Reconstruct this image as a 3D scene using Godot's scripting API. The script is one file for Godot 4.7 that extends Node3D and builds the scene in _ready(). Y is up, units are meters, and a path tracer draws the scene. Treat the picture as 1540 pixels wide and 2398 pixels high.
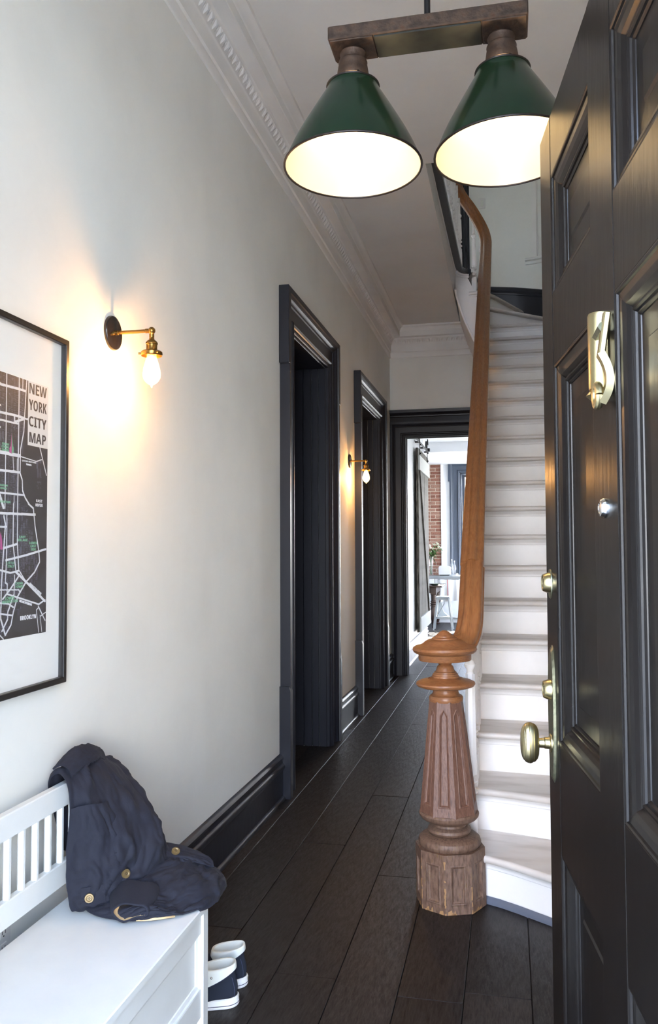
extends Node3D
# Narrow town-house entrance hall seen from the front doorway. The hall runs along -z; y is up; metres.

const XL := -1.315          # face of the left wall
const XR := 0.85            # face of the right wall
const ZF := -0.85           # inner face of the front wall
const ZB := -9.5            # face of the end wall of the hall
const YC := 3.98            # hall ceiling
const YU := 4.19            # upper floor
const RISE := 0.19
const GO := 0.26

var M := {}
var used := {}
var gid := 10

# ---------------------------------------------------------------- naming and tagging
func numbered(n: String) -> String:
	if not used.has(n):
		used[n] = 0
		return n
	used[n] += 1
	return "%s_%03d" % [n, used[n]]

func tag(o, label := "", category := "", group := "", kind := ""):
	if label != "": o.set_meta("label", label)
	if category != "": o.set_meta("category", category)
	if group != "": o.set_meta("group", group)
	if kind != "": o.set_meta("kind", kind)
	return o

func thing(n: String, label: String, category: String, at := Vector3.ZERO, group := "", kind := "") -> Node3D:
	var o := Node3D.new()
	o.name = numbered(n)
	o.position = at
	add_child(o, true)
	tag(o, label, category, group, kind)
	return o

func origin_of(p: Node) -> Vector3:
	var v := Vector3.ZERO
	while p != null and p != self and p is Node3D:
		v += p.position
		p = p.get_parent()
	return v

# commits a surface as one mesh; its vertices are given in scene axes (or in the thing's own axes when local)
func obj(n: String, st: SurfaceTool, mat: Material, parent: Node = null, label := "", local := false) -> MeshInstance3D:
	st.generate_normals()
	var mi := MeshInstance3D.new()
	mi.mesh = st.commit()
	mi.material_override = mat
	mi.cast_shadow = GeometryInstance3D.SHADOW_CASTING_SETTING_ON
	if parent == null:
		mi.name = numbered(n)
		add_child(mi, true)
	else:
		var k := n
		var i := 0
		while parent.has_node(NodePath(k)):
			i += 1
			k = "%s_%03d" % [n, i]
		mi.name = k
		if not local: mi.position = -origin_of(parent)
		parent.add_child(mi, true)
	if label != "": mi.set_meta("label", label)
	return mi

func mesh_at(n: String, mesh: Mesh, mat: Material, parent: Node, xf: Transform3D) -> MeshInstance3D:
	var mi := MeshInstance3D.new()
	mi.mesh = mesh
	mi.material_override = mat
	var k := n
	var i := 0
	while parent.has_node(NodePath(k)):
		i += 1
		k = "%s_%03d" % [n, i]
	mi.name = k
	mi.transform = xf
	mi.position -= origin_of(parent)
	parent.add_child(mi, true)
	return mi

func copy(o: Node3D, label := "", group := "") -> Node3D:
	var c: Node3D = o.duplicate()
	var base := str(o.name)
	var cut := base.rfind("_")
	if cut > 0 and base.substr(cut + 1).is_valid_int(): base = base.substr(0, cut)
	c.name = numbered(base)
	add_child(c, true)
	if label != "": c.set_meta("label", label)
	if group != "": c.set_meta("group", group)
	return c

# ---------------------------------------------------------------- surface helpers
func S() -> SurfaceTool:
	var st := SurfaceTool.new()
	st.begin(Mesh.PRIMITIVE_TRIANGLES)
	return st

func ng() -> int:
	gid += 1
	return gid

func tri(st: SurfaceTool, a: Vector3, b: Vector3, c: Vector3, g := -1):
	if (b - a).cross(c - a).length_squared() < 1e-16: return
	st.set_smooth_group(g)
	st.add_vertex(a); st.add_vertex(b); st.add_vertex(c)

func quad(st: SurfaceTool, a: Vector3, b: Vector3, c: Vector3, d: Vector3, g := -1):
	tri(st, a, b, c, g)
	tri(st, a, c, d, g)

# quad whose outside is away from p
func oquad(st: SurfaceTool, a: Vector3, b: Vector3, c: Vector3, d: Vector3, p: Vector3, g := -1):
	var n := (c - a).cross(b - a)   # clockwise front
	if (b - a).cross(d - a).length() > n.length(): n = (d - a).cross(b - a)
	if n.dot((a + b + c + d) / 4.0 - p) >= 0: quad(st, a, b, c, d, g)
	else: quad(st, d, c, b, a, g)

func otri(st: SurfaceTool, a: Vector3, b: Vector3, c: Vector3, p: Vector3, g := -1):
	if (c - a).cross(b - a).dot((a + b + c) / 3.0 - p) >= 0: tri(st, a, b, c, g)
	else: tri(st, c, b, a, g)

# box with chamfered edges
func box(st: SurfaceTool, p: Vector3, q: Vector3, bev := 0.0, xf := Transform3D.IDENTITY):
	var lo := Vector3(minf(p.x, q.x), minf(p.y, q.y), minf(p.z, q.z))
	var hi := Vector3(maxf(p.x, q.x), maxf(p.y, q.y), maxf(p.z, q.z))
	var c := (lo + hi) / 2.0
	var h := (hi - lo) / 2.0
	var b := minf(bev, minf(h.x, minf(h.y, h.z)) * 0.95)
	var C := xf * c
	var f := func(sx, sy, sz, ax):
		var v := Vector3(sx * (h.x - (0.0 if ax == 0 else b)), sy * (h.y - (0.0 if ax == 1 else b)), sz * (h.z - (0.0 if ax == 2 else b)))
		return xf * (c + v)
	for s in [-1, 1]:
		oquad(st, f.call(s, -1, -1, 0), f.call(s, -1, 1, 0), f.call(s, 1, 1, 0), f.call(s, 1, -1, 0), C)
		oquad(st, f.call(-1, s, -1, 1), f.call(-1, s, 1, 1), f.call(1, s, 1, 1), f.call(1, s, -1, 1), C)
		oquad(st, f.call(-1, -1, s, 2), f.call(-1, 1, s, 2), f.call(1, 1, s, 2), f.call(1, -1, s, 2), C)
	if b <= 0.0: return
	for s in [-1, 1]:
		for t in [-1, 1]:
			oquad(st, f.call(s, t, -1, 0), f.call(s, t, 1, 0), f.call(s, t, 1, 1), f.call(s, t, -1, 1), C)
			oquad(st, f.call(s, -1, t, 0), f.call(s, 1, t, 0), f.call(s, 1, t, 2), f.call(s, -1, t, 2), C)
			oquad(st, f.call(-1, s, t, 1), f.call(1, s, t, 1), f.call(1, s, t, 2), f.call(-1, s, t, 2), C)
			for r in [-1, 1]:
				otri(st, f.call(s, t, r, 0), f.call(s, t, r, 1), f.call(s, t, r, 2), C)

func boxm(n: String, p: Vector3, q: Vector3, bev: float, mat: Material, parent: Node = null, label := "", local := false) -> MeshInstance3D:
	var st := S()
	box(st, p, q, bev)
	return obj(n, st, mat, parent, label, local)

# smooth groups of an open or closed profile: a new group wherever the direction turns by more than 35 degrees
func prof_groups(pr: Array, closed: bool) -> Array:
	var n := pr.size()
	var m := n if closed else n - 1
	var g := []
	var cur := ng()
	for i in m:
		if i > 0:
			var d0: Vector2 = (pr[i] - pr[i - 1])
			var d1: Vector2 = (pr[(i + 1) % n] - pr[i])
			if absf(d0.angle_to(d1)) > 0.62: cur = ng()
		g.append(cur)
	return g

# sweeps a 2D profile (x along frame x, y along frame y) through a list of frames
func sweep(st: SurfaceTool, pr: Array, frames: Array, closed := true, caps := true, flip := false):
	var g := prof_groups(pr, closed)
	var n := pr.size()
	var m := n if closed else n - 1
	for k in frames.size() - 1:
		var A: Transform3D = frames[k]
		var B: Transform3D = frames[k + 1]
		for i in m:
			var p: Vector2 = pr[i]
			var q: Vector2 = pr[(i + 1) % n]
			var a := A * Vector3(p.x, p.y, 0)
			var b := A * Vector3(q.x, q.y, 0)
			var c := B * Vector3(q.x, q.y, 0)
			var d := B * Vector3(p.x, p.y, 0)
			if flip: quad(st, d, c, b, a, g[i])
			else: quad(st, a, b, c, d, g[i])
	if closed and caps:
		var poly := PackedVector2Array(pr)
		var t := Geometry2D.triangulate_polygon(poly)
		for e in [0, frames.size() - 1]:
			var F: Transform3D = frames[e]
			for i in range(0, t.size(), 3):
				var a := F * Vector3(poly[t[i]].x, poly[t[i]].y, 0)
				var b := F * Vector3(poly[t[i + 1]].x, poly[t[i + 1]].y, 0)
				var c := F * Vector3(poly[t[i + 2]].x, poly[t[i + 2]].y, 0)
				var inside: Vector3 = (frames[0].origin + frames[frames.size() - 1].origin) / 2.0
				var mid := (a + b + c) / 3.0
				var F2: Transform3D = frames[1] if e == 0 else frames[e - 1]
				inside = mid + (F2.origin - F.origin)
				otri(st, a, b, c, inside)

# straight run of a profile from a to b; px and py are the directions of the profile's axes
func run(st: SurfaceTool, pr: Array, a: Vector3, b: Vector3, px: Vector3, py: Vector3, closed := true, sa := Vector3.ZERO, sb := Vector3.ZERO):
	# sa, sb: shift of the end along the run per unit of profile x, for mitres
	var d := (b - a).normalized()
	var fa := Transform3D(Basis(px + sa, py, d), a)
	var fb := Transform3D(Basis(px + sb, py, d), b)
	sweep(st, pr, [fa, fb], closed, closed, px.cross(py).dot(d) > 0)

# lathe about the local y axis; pr holds (radius, height) from bottom to top
func lathe(st: SurfaceTool, pr: Array, segs := 24, xf := Transform3D.IDENTITY, a0 := 0.0, flat := false):
	var g := prof_groups(pr, false)
	for i in pr.size() - 1:
		var p: Vector2 = pr[i]
		var q: Vector2 = pr[i + 1]
		for s in segs:
			var t0 := a0 + TAU * s / segs
			var t1 := a0 + TAU * (s + 1) / segs
			var a := xf * Vector3(p.x * sin(t0), p.y, p.x * cos(t0))
			var b := xf * Vector3(p.x * sin(t1), p.y, p.x * cos(t1))
			var c := xf * Vector3(q.x * sin(t1), q.y, q.x * cos(t1))
			var d := xf * Vector3(q.x * sin(t0), q.y, q.x * cos(t0))
			quad(st, a, d, c, b, -1 if flat else g[i])

func frames_along(pts: Array, up := Vector3.UP) -> Array:
	var out := []
	var n := pts.size()
	var right := Vector3.ZERO
	for i in n:
		var t: Vector3 = (pts[mini(i + 1, n - 1)] - pts[maxi(i - 1, 0)]).normalized()
		if i == 0:
			right = t.cross(up)
			if right.length() < 1e-3: right = t.cross(Vector3.RIGHT)
			right = right.normalized()
		else:
			right = (right - t * right.dot(t)).normalized()
		out.append(Transform3D(Basis(right, right.cross(t), t), pts[i]))
	return out

func ring2(r: float, n: int) -> Array:
	var a := []
	for i in n: a.append(Vector2(cos(TAU * i / n), sin(TAU * i / n)) * r)
	return a

func tube(st: SurfaceTool, pts: Array, r: float, n := 8, r_end := -1.0):
	var fr := frames_along(pts)
	if r_end >= 0:
		for i in fr.size():
			var k: float = lerpf(1.0, r_end / r, float(i) / (fr.size() - 1))
			fr[i].basis = Basis(fr[i].basis.x * k, fr[i].basis.y * k, fr[i].basis.z)
	sweep(st, ring2(r, n), fr)

func ball(st: SurfaceTool, c: Vector3, r: float, segs := 14, sy := 1.0):
	var pr := []
	for i in 9: pr.append(Vector2(r * sin(PI * i / 8.0), -r * sy * cos(PI * i / 8.0)))
	lathe(st, pr, segs, Transform3D(Basis(), c))

func spline(pts: Array, per := 6) -> Array:
	var out := []
	var n := pts.size()
	for i in n - 1:
		for k in per:
			out.append(pts[i].cubic_interpolate(pts[i + 1], pts[maxi(i - 1, 0)], pts[mini(i + 2, n - 1)], float(k) / per))
	out.append(pts[n - 1])
	return out

# prism: a polygon in the plane (ox, oy) at o, drawn out along oz
func prism(st: SurfaceTool, poly: Array, o: Vector3, ox: Vector3, oy: Vector3, oz: Vector3):
	run(st, poly, o, o + oz, ox, oy)

# a moulding running round a rectangle in the plane (ex, ey) with profile (inset, height along ez)
func rect_frame(st: SurfaceTool, o: Vector3, ex: Vector3, ey: Vector3, ez: Vector3, w: float, h: float, pr: Array, flip := false):
	var loops := []
	for p in pr:
		var i: float = p.x
		loops.append([o + ex * i + ey * i + ez * p.y, o + ex * (w - i) + ey * i + ez * p.y, o + ex * (w - i) + ey * (h - i) + ez * p.y, o + ex * i + ey * (h - i) + ez * p.y])
	for k in pr.size() - 1:
		for s in 4:
			var t := (s + 1) % 4
			if flip: quad(st, loops[k][s], loops[k][t], loops[k + 1][t], loops[k + 1][s])
			else: quad(st, loops[k][s], loops[k + 1][s], loops[k + 1][t], loops[k][t])

# a moulding round three sides of an opening; profile (distance outward from the opening, height along ez)
func portal(st: SurfaceTool, o: Vector3, ex: Vector3, ey: Vector3, ez: Vector3, w: float, h: float, pr: Array):
	var loops := []
	for p in pr:
		var i: float = p.x
		loops.append([o - ex * i + ez * p.y, o - ex * i + ey * (h + i) + ez * p.y, o + ex * (w + i) + ey * (h + i) + ez * p.y, o + ex * (w + i) + ez * p.y])
	for k in pr.size() - 1:
		for s in 3: quad(st, loops[k][s], loops[k][s + 1], loops[k + 1][s + 1], loops[k + 1][s])

# sheet of cloth over a grid of points, with thickness
func sheet(st: SurfaceTool, P: Array, th: float):
	var nv := P.size()
	var nu: int = P[0].size()
	var N := []
	for j in nv:
		var row := []
		for i in nu:
			var du: Vector3 = P[j][mini(i + 1, nu - 1)] - P[j][maxi(i - 1, 0)]
			var dv: Vector3 = P[mini(j + 1, nv - 1)][i] - P[maxi(j - 1, 0)][i]
			row.append(du.cross(dv).normalized())
		N.append(row)
	var g1 := ng()
	var g2 := ng()
	for j in nv - 1:
		for i in nu - 1:
			quad(st, P[j][i], P[j + 1][i], P[j + 1][i + 1], P[j][i + 1], g1)
			quad(st, P[j][i] - N[j][i] * th, P[j][i + 1] - N[j][i + 1] * th, P[j + 1][i + 1] - N[j + 1][i + 1] * th, P[j + 1][i] - N[j + 1][i] * th, g2)
	for i in nu - 1:
		quad(st, P[0][i], P[0][i + 1], P[0][i + 1] - N[0][i + 1] * th, P[0][i] - N[0][i] * th)
		var e := nv - 1
		quad(st, P[e][i], P[e][i] - N[e][i] * th, P[e][i + 1] - N[e][i + 1] * th, P[e][i + 1])
	for j in nv - 1:
		quad(st, P[j][0], P[j][0] - N[j][0] * th, P[j + 1][0] - N[j + 1][0] * th, P[j + 1][0])
		var e := nu - 1
		quad(st, P[j][e], P[j + 1][e], P[j + 1][e] - N[j + 1][e] * th, P[j][e] - N[j][e] * th)

# smooth grid through rows of control points (every row has the same count)
func grid_of(rows: Array, per_u: int, per_v: int) -> Array:
	var wide := []
	for r in rows: wide.append(spline(r, per_u))
	var out := []
	for i in wide[0].size():
		var col := []
		for r in wide: col.append(r[i])
		var s := spline(col, per_v)
		for j in s.size():
			if out.size() <= j: out.append([])
			out[j].append(s[j])
	return out

# ---------------------------------------------------------------- materials
func noise(sd: int, freq: float, oct := 4, type := FastNoiseLite.TYPE_SIMPLEX_SMOOTH) -> FastNoiseLite:
	var n := FastNoiseLite.new()
	n.seed = sd
	n.frequency = freq
	n.noise_type = type
	n.fractal_octaves = oct
	return n

func ntex(sd: int, freq: float, stops: Array, size := 512, oct := 4) -> NoiseTexture2D:
	var t := NoiseTexture2D.new()
	t.width = size; t.height = size
	t.seamless = true
	t.noise = noise(sd, freq, oct)
	var g := Gradient.new()
	var off := PackedFloat32Array()
	var col := PackedColorArray()
	for s in stops:
		off.append(s[0]); col.append(s[1])
	g.offsets = off
	g.colors = col
	t.color_ramp = g
	return t

func nbump(sd: int, freq: float, strength: float, size := 512, oct := 4) -> NoiseTexture2D:
	var t := NoiseTexture2D.new()
	t.width = size; t.height = size
	t.seamless = true
	t.noise = noise(sd, freq, oct)
	t.as_normal_map = true
	t.bump_strength = strength
	return t

func mat(n: String, c: Color, rough: float, metal := 0.0) -> StandardMaterial3D:
	var m := StandardMaterial3D.new()
	m.resource_name = n
	m.albedo_color = c
	m.roughness = rough
	m.metallic = metal
	m.cull_mode = BaseMaterial3D.CULL_DISABLED
	M[n] = m
	return m

func tex(m: StandardMaterial3D, t: Texture2D, scale: Vector3, world := false):
	m.albedo_texture = t
	m.uv1_triplanar = true
	m.uv1_world_triplanar = world
	m.uv1_scale = scale
	return m

func bump(m: StandardMaterial3D, t: Texture2D, k: float):
	m.normal_enabled = true
	m.normal_texture = t
	m.normal_scale = k

func glow(n: String, c: Color, e: float) -> StandardMaterial3D:
	var m := mat(n, Color(1, 1, 1), 0.5)
	m.emission_enabled = true
	m.emission = c
	m.emission_energy_multiplier = e
	return m

func glassm(n: String, c: Color, a: float) -> StandardMaterial3D:
	var m := mat(n, Color(c.r, c.g, c.b, a), 0.03)
	m.transparency = BaseMaterial3D.TRANSPARENCY_ALPHA
	return m

func grey(v: float) -> Color: return Color(v, v, v)

func materials():
	var mott := ntex(3, 0.006, [[0.0, grey(0.965)], [0.5, grey(0.988)], [1.0, grey(1.0)]], 512, 5)
	var soft := nbump(7, 0.012, 3.0)
	var brush := nbump(11, 0.02, 5.0)
	var grain := ntex(21, 0.012, [[0.0, grey(0.45)], [0.38, grey(0.8)], [0.55, grey(1.0)], [0.75, grey(0.78)], [1.0, grey(0.55)]], 1024, 5)
	var grainb := nbump(22, 0.03, 6.0, 512, 5)
	var wm := mat("wall_paint", Color(0.908, 0.911, 0.886), 0.62)
	tex(wm, mott, Vector3(0.45, 0.45, 0.45), true); bump(wm, soft, 0.10)
	var cm := mat("ceiling_paint", Color(0.915, 0.913, 0.895), 0.7)
	tex(cm, mott, Vector3(0.4, 0.4, 0.4), true); bump(cm, soft, 0.1)
	var pm := mat("plaster_moulding", Color(0.915, 0.913, 0.895), 0.6)
	tex(pm, mott, Vector3(0.7, 0.7, 0.7), true)
	var tm := mat("dark_trim", Color(0.122, 0.130, 0.162), 0.33)
	bump(tm, brush, 0.05); tm.uv1_triplanar = true; tm.uv1_scale = Vector3(1.2, 0.6, 1.2); tm.metallic_specular = 0.42
	var dm := mat("front_door_paint", Color(0.095, 0.083, 0.078), 0.27)
	tex(dm, ntex(31, 0.02, [[0.0, grey(0.8)], [0.5, grey(0.95)], [1.0, grey(1.0)]]), Vector3(3, 0.35, 3)); bump(dm, brush, 0.06); dm.metallic_specular = 0.36
	var sm := mat("stair_paint", Color(0.945, 0.928, 0.912), 0.42)
	tex(sm, mott, Vector3(0.9, 0.9, 0.9), true)
	var trm := mat("tread_paint", Color(0.85, 0.825, 0.80), 0.4)
	tex(trm, ntex(35, 0.01, [[0.0, Color(0.86, 0.84, 0.82)], [0.5, Color(0.97, 0.96, 0.95)], [1.0, grey(1.0)]]), Vector3(0.6, 2, 2), true)
	mat("shoe_mould_paint", Color(0.37, 0.39, 0.44), 0.45)
	# floor boards: three tones
	var fcols := [Color(0.185, 0.163, 0.150), Color(0.165, 0.147, 0.137), Color(0.205, 0.178, 0.160)]
	var fgrain := ntex(41, 0.011, [[0.0, Color(0.42, 0.4, 0.4)], [0.3, Color(0.8, 0.78, 0.77)], [0.5, grey(1.0)], [0.7, Color(0.72, 0.7, 0.69)], [0.9, Color(0.97, 0.95, 0.93)], [1.0, Color(1.0, 1.0, 1.0)]], 1024, 6)
	var fb := nbump(43, 0.02, 6.0, 512, 5)
	for i in 3:
		var f := mat("floor_board_%d" % i, fcols[i], 0.44)
		tex(f, fgrain, Vector3(5.0, 5.0, 0.55)); f.uv1_offset = Vector3(0.3 * i, 0.2, 0.37 * i); bump(f, fb, 0.18); f.metallic_specular = 0.33
	mat("floor_gap", Color(0.06, 0.055, 0.05), 0.8)
	var nm := mat("newel_wood", Color(0.45, 0.325, 0.265), 0.52)
	tex(nm, ntex(51, 0.014, [[0.0, Color(0.5, 0.45, 0.42)], [0.35, Color(0.85, 0.8, 0.78)], [0.55, grey(1.0)], [0.8, Color(0.8, 0.74, 0.7)], [1.0, Color(1.0, 0.92, 0.82)]], 1024, 5), Vector3(9, 1.3, 9)); bump(nm, grainb, 0.35)
	var wm2 := mat("worn_wood", Color(0.45, 0.355, 0.295), 0.57)
	tex(wm2, ntex(53, 0.012, [[0.0, Color(0.5, 0.44, 0.4)], [0.3, Color(0.8, 0.76, 0.73)], [0.55, Color(0.95, 0.92, 0.9)], [0.76, grey(1.0)], [0.84, Color(1.3, 1.05, 0.75)], [1.0, Color(0.75, 0.7, 0.68)]], 1024, 6), Vector3(6, 1.6, 6)); bump(wm2, grainb, 0.5)
	var rm := mat("rail_wood", Color(0.585, 0.395, 0.235), 0.38)
	tex(rm, ntex(55, 0.012, [[0.0, Color(0.62, 0.52, 0.46)], [0.35, Color(0.9, 0.84, 0.8)], [0.55, grey(1.0)], [0.8, Color(0.82, 0.75, 0.7)], [1.0, Color(1.0, 0.95, 0.88)]], 1024, 5), Vector3(9, 0.9, 0.9)); bump(rm, grainb, 0.18)
	var cpm := mat("cap_wood", Color(0.575, 0.39, 0.245), 0.42)
	tex(cpm, rm.albedo_texture, Vector3(1.6, 9, 6)); bump(cpm, grainb, 0.2)
	mat("bare_wood", Color(0.62, 0.47, 0.31), 0.6)
	# lamps
	var em := mat("green_enamel", Color(0.065, 0.15, 0.095), 0.18)
	em.metallic_specular = 0.4
	tex(em, ntex(61, 0.01, [[0.0, grey(0.8)], [0.6, grey(1.0)], [1.0, grey(1.0)]]), Vector3(3, 3, 3))
	mat("white_enamel", Color(0.84, 0.81, 0.73), 0.35)
	mat("dark_rim", Color(0.12, 0.09, 0.08), 0.45, 0.3)
	var rs := mat("rusty_steel", Color(0.27, 0.225, 0.195), 0.62, 0.35)
	tex(rs, ntex(63, 0.012, [[0.0, Color(0.45, 0.42, 0.4)], [0.45, Color(0.85, 0.8, 0.76)], [0.7, Color(1.0, 0.95, 0.9)], [1.0, Color(1.0, 0.78, 0.6)]], 512, 6), Vector3(4, 4, 4)); bump(rs, grainb, 0.3)
	var gs := mat("green_steel", Color(0.105, 0.13, 0.115), 0.6, 0.1)
	tex(gs, rs.albedo_texture, Vector3(3, 3, 3))
	mat("aged_brass", Color(0.58, 0.45, 0.24), 0.3, 1.0)
	mat("door_brass", Color(0.72, 0.67, 0.515), 0.32, 1.0)
	var pl := mat("tarnished_plate", Color(0.50, 0.48, 0.40), 0.36, 0.9)
	tex(pl, ntex(65, 0.02, [[0.0, Color(0.6, 0.68, 0.66)], [0.5, Color(0.9, 0.92, 0.9)], [1.0, grey(1.0)]]), Vector3(8, 8, 8))
	mat("groove_dark", Color(0.25, 0.22, 0.14), 0.5, 0.6)
	mat("chrome", Color(0.86, 0.87, 0.88), 0.15, 1.0)
	mat("black_enamel", Color(0.10, 0.085, 0.08), 0.22)
	mat("black_iron", Color(0.10, 0.105, 0.12), 0.5, 0.4)
	glassm("clear_glass", Color(1, 1, 1), 0.06)
	glassm("picture_glass", Color(1, 1, 1), 0.02).metallic_specular = 0.22
	glassm("bulb_glass", Color(1.0, 0.97, 0.9), 0.10)
	glassm("window_glass", Color(0.95, 1.0, 1.0), 0.04)
	# furniture
	var bm := mat("bench_paint", Color(0.885, 0.895, 0.88), 0.38)
	tex(bm, mott, Vector3(1.2, 1.2, 1.2))
	mat("outlet_plastic", Color(0.86, 0.855, 0.84), 0.4)
	mat("slot_dark", Color(0.12, 0.12, 0.12), 0.7)
	var weave := nbump(71, 0.35, 2.0, 256, 2)
	var cb := mat("navy_cotton", Color(0.078, 0.090, 0.145), 0.85)
	tex(cb, ntex(73, 0.02, [[0.0, grey(0.82)], [0.6, grey(1.0)], [1.0, grey(1.0)]]), Vector3(5, 5, 5)); bump(cb, weave, 0.25)
	cb.rim_enabled = true; cb.rim = 0.12; cb.rim_tint = 0.6
	mat("tan_lining", Color(0.87, 0.73, 0.53), 0.7)
	mat("seam_thread", Color(0.27, 0.29, 0.39), 0.9)
	mat("horn_button", Color(0.46, 0.39, 0.26), 0.35, 0.35)
	var cv := mat("navy_canvas", Color(0.095, 0.122, 0.175), 0.9)
	bump(cv, weave, 0.5); cv.uv1_triplanar = true; cv.uv1_scale = Vector3(14, 14, 14)
	mat("cream_canvas", Color(0.86, 0.87, 0.83), 0.9)
	mat("white_rubber", Color(0.90, 0.90, 0.885), 0.5)
	mat("navy_line", Color(0.16, 0.17, 0.27), 0.6)
	mat("frame_black", Color(0.10, 0.095, 0.095), 0.35)
	mat("mat_board", Color(0.875, 0.88, 0.86), 0.8)
	mat("print_ink", Color(0.11, 0.095, 0.095), 0.6)
	mat("print_white", Color(0.87, 0.875, 0.88), 0.6)
	mat("print_green", Color(0.45, 0.68, 0.53), 0.6)
	# kitchen
	var bw := mat("barn_wood", Color(0.52, 0.50, 0.465), 0.8)
	tex(bw, ntex(81, 0.016, [[0.0, Color(0.25, 0.24, 0.22)], [0.35, Color(0.62, 0.6, 0.57)], [0.6, Color(0.95, 0.95, 0.94)], [1.0, Color(0.7, 0.7, 0.68)]], 512, 6), Vector3(6, 0.5, 6)); bump(bw, grainb, 0.6)
	mat("pale_board", Color(0.80, 0.81, 0.79), 0.75)
	for i in 3:
		var b := mat("brick_%d" % i, [Color(0.56, 0.385, 0.32), Color(0.51, 0.335, 0.275), Color(0.60, 0.455, 0.395)][i], 0.85)
		tex(b, ntex(85, 0.03, [[0.0, grey(0.7)], [0.5, grey(0.95)], [1.0, grey(1.0)]], 256), Vector3(4, 4, 4))
	mat("mortar", Color(0.76, 0.71, 0.65), 0.9)
	mat("kitchen_white", Color(0.93, 0.94, 0.95), 0.5)
	mat("slate_blue", Color(0.245, 0.285, 0.345), 0.4)
	mat("worktop_grey", Color(0.55, 0.57, 0.585), 0.4)
	mat("steel", Color(0.76, 0.77, 0.79), 0.32, 0.8)
	mat("stool_grey", Color(0.66, 0.69, 0.71), 0.5)
	mat("table_wood", Color(0.20, 0.13, 0.105), 0.35)
	mat("petal_white", Color(0.94, 0.94, 0.88), 0.6).backlight_enabled = true
	M["petal_white"].backlight = Color(0.4, 0.4, 0.35)
	var lf := mat("leaf_green", Color(0.24, 0.38, 0.17), 0.5)
	lf.backlight_enabled = true; lf.backlight = Color(0.15, 0.22, 0.06)
	mat("towel_cotton", Color(0.88, 0.88, 0.88), 0.9)
	mat("red_stripe", Color(0.83, 0.52, 0.54), 0.9)
	mat("dark_green_ceramic", Color(0.12, 0.20, 0.17), 0.3)
	mat("stone_step", Color(0.66, 0.63, 0.60), 0.85)
	mat("street_ground", Color(0.70, 0.70, 0.69), 0.9)
	mat("facade_brown", Color(0.50, 0.43, 0.38), 0.85)

# ---------------------------------------------------------------- camera, sky, lights
func setup():
	var cam := Camera3D.new()
	cam.name = "camera"
	add_child(cam, true)
	# axes from the vanishing points of the photograph: down the hall and straight up
	var f := 1950.0
	var hall := Vector3(420.0, 83.0, f).normalized()
	var up := Vector3(-200.0, (200.0 * 420.0 - f * f) / 83.0, f).normalized()
	var right := hall.cross(up)
	if right.x < 0: right = -right
	# columns: the camera's right, up and back in scene axes
	cam.transform = Transform3D(Basis(Vector3(right.x, up.x, -hall.x), -Vector3(right.y, up.y, -hall.y), -Vector3(right.z, up.z, -hall.z)), Vector3(0, 1.45, 0))
	cam.fov = rad_to_deg(2.0 * atan(1199.0 / f))
	cam.near = 0.03
	cam.far = 80.0
	cam.current = true

	var sky_mat := ProceduralSkyMaterial.new()
	sky_mat.sky_top_color = Color(0.42, 0.53, 0.70)
	sky_mat.sky_horizon_color = Color(0.99, 0.985, 0.97)
	sky_mat.ground_horizon_color = Color(0.78, 0.79, 0.79)
	sky_mat.ground_bottom_color = Color(0.6, 0.6, 0.6)
	sky_mat.sky_energy_multiplier = 1.0
	var sky := Sky.new()
	sky.sky_material = sky_mat
	var env := Environment.new()
	env.background_mode = Environment.BG_SKY
	env.sky = sky
	env.ambient_light_source = Environment.AMBIENT_SOURCE_DISABLED
	env.tonemap_mode = Environment.TONE_MAPPER_LINEAR
	env.tonemap_exposure = 43.0
	env.sdfgi_enabled = true
	env.ssao_enabled = true
	env.ssil_enabled = true
	var we := WorldEnvironment.new()
	we.name = "world_environment"
	we.environment = env
	add_child(we, true)

	var sun := DirectionalLight3D.new()
	sun.name = "sun"
	add_child(sun, true)
	sun.look_at_from_position(Vector3(3.5, 9.0, -30.0), Vector3(-1.1, 0, -15), Vector3.UP)
	sun.light_energy = 0.5
	sun.light_color = Color(1.0, 0.97, 0.92)
	sun.light_angular_distance = 0.6
	sun.sky_mode = DirectionalLight3D.SKY_MODE_LIGHT_ONLY
	sun.shadow_enabled = true

func omni(n: String, at: Vector3, e: float, c: Color, size: float, parent: Node):
	var l := OmniLight3D.new()
	l.name = n
	parent.add_child(l, true)
	l.position = at - origin_of(parent)
	l.light_energy = e
	l.light_color = c
	l.light_size = size
	l.omni_range = 14.0
	l.omni_attenuation = 2.0
	l.shadow_enabled = true

# ---------------------------------------------------------------- the shell
func st_wall(n: String, label: String, boxes: Array, m: Material) -> MeshInstance3D:
	var st := S()
	for b in boxes: box(st, b[0], b[1])
	return tag(obj(n, st, m), label, "wall", "", "structure")

const OPENINGS := [[-4.965, -6.02], [-7.42, -8.57]]

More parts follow.
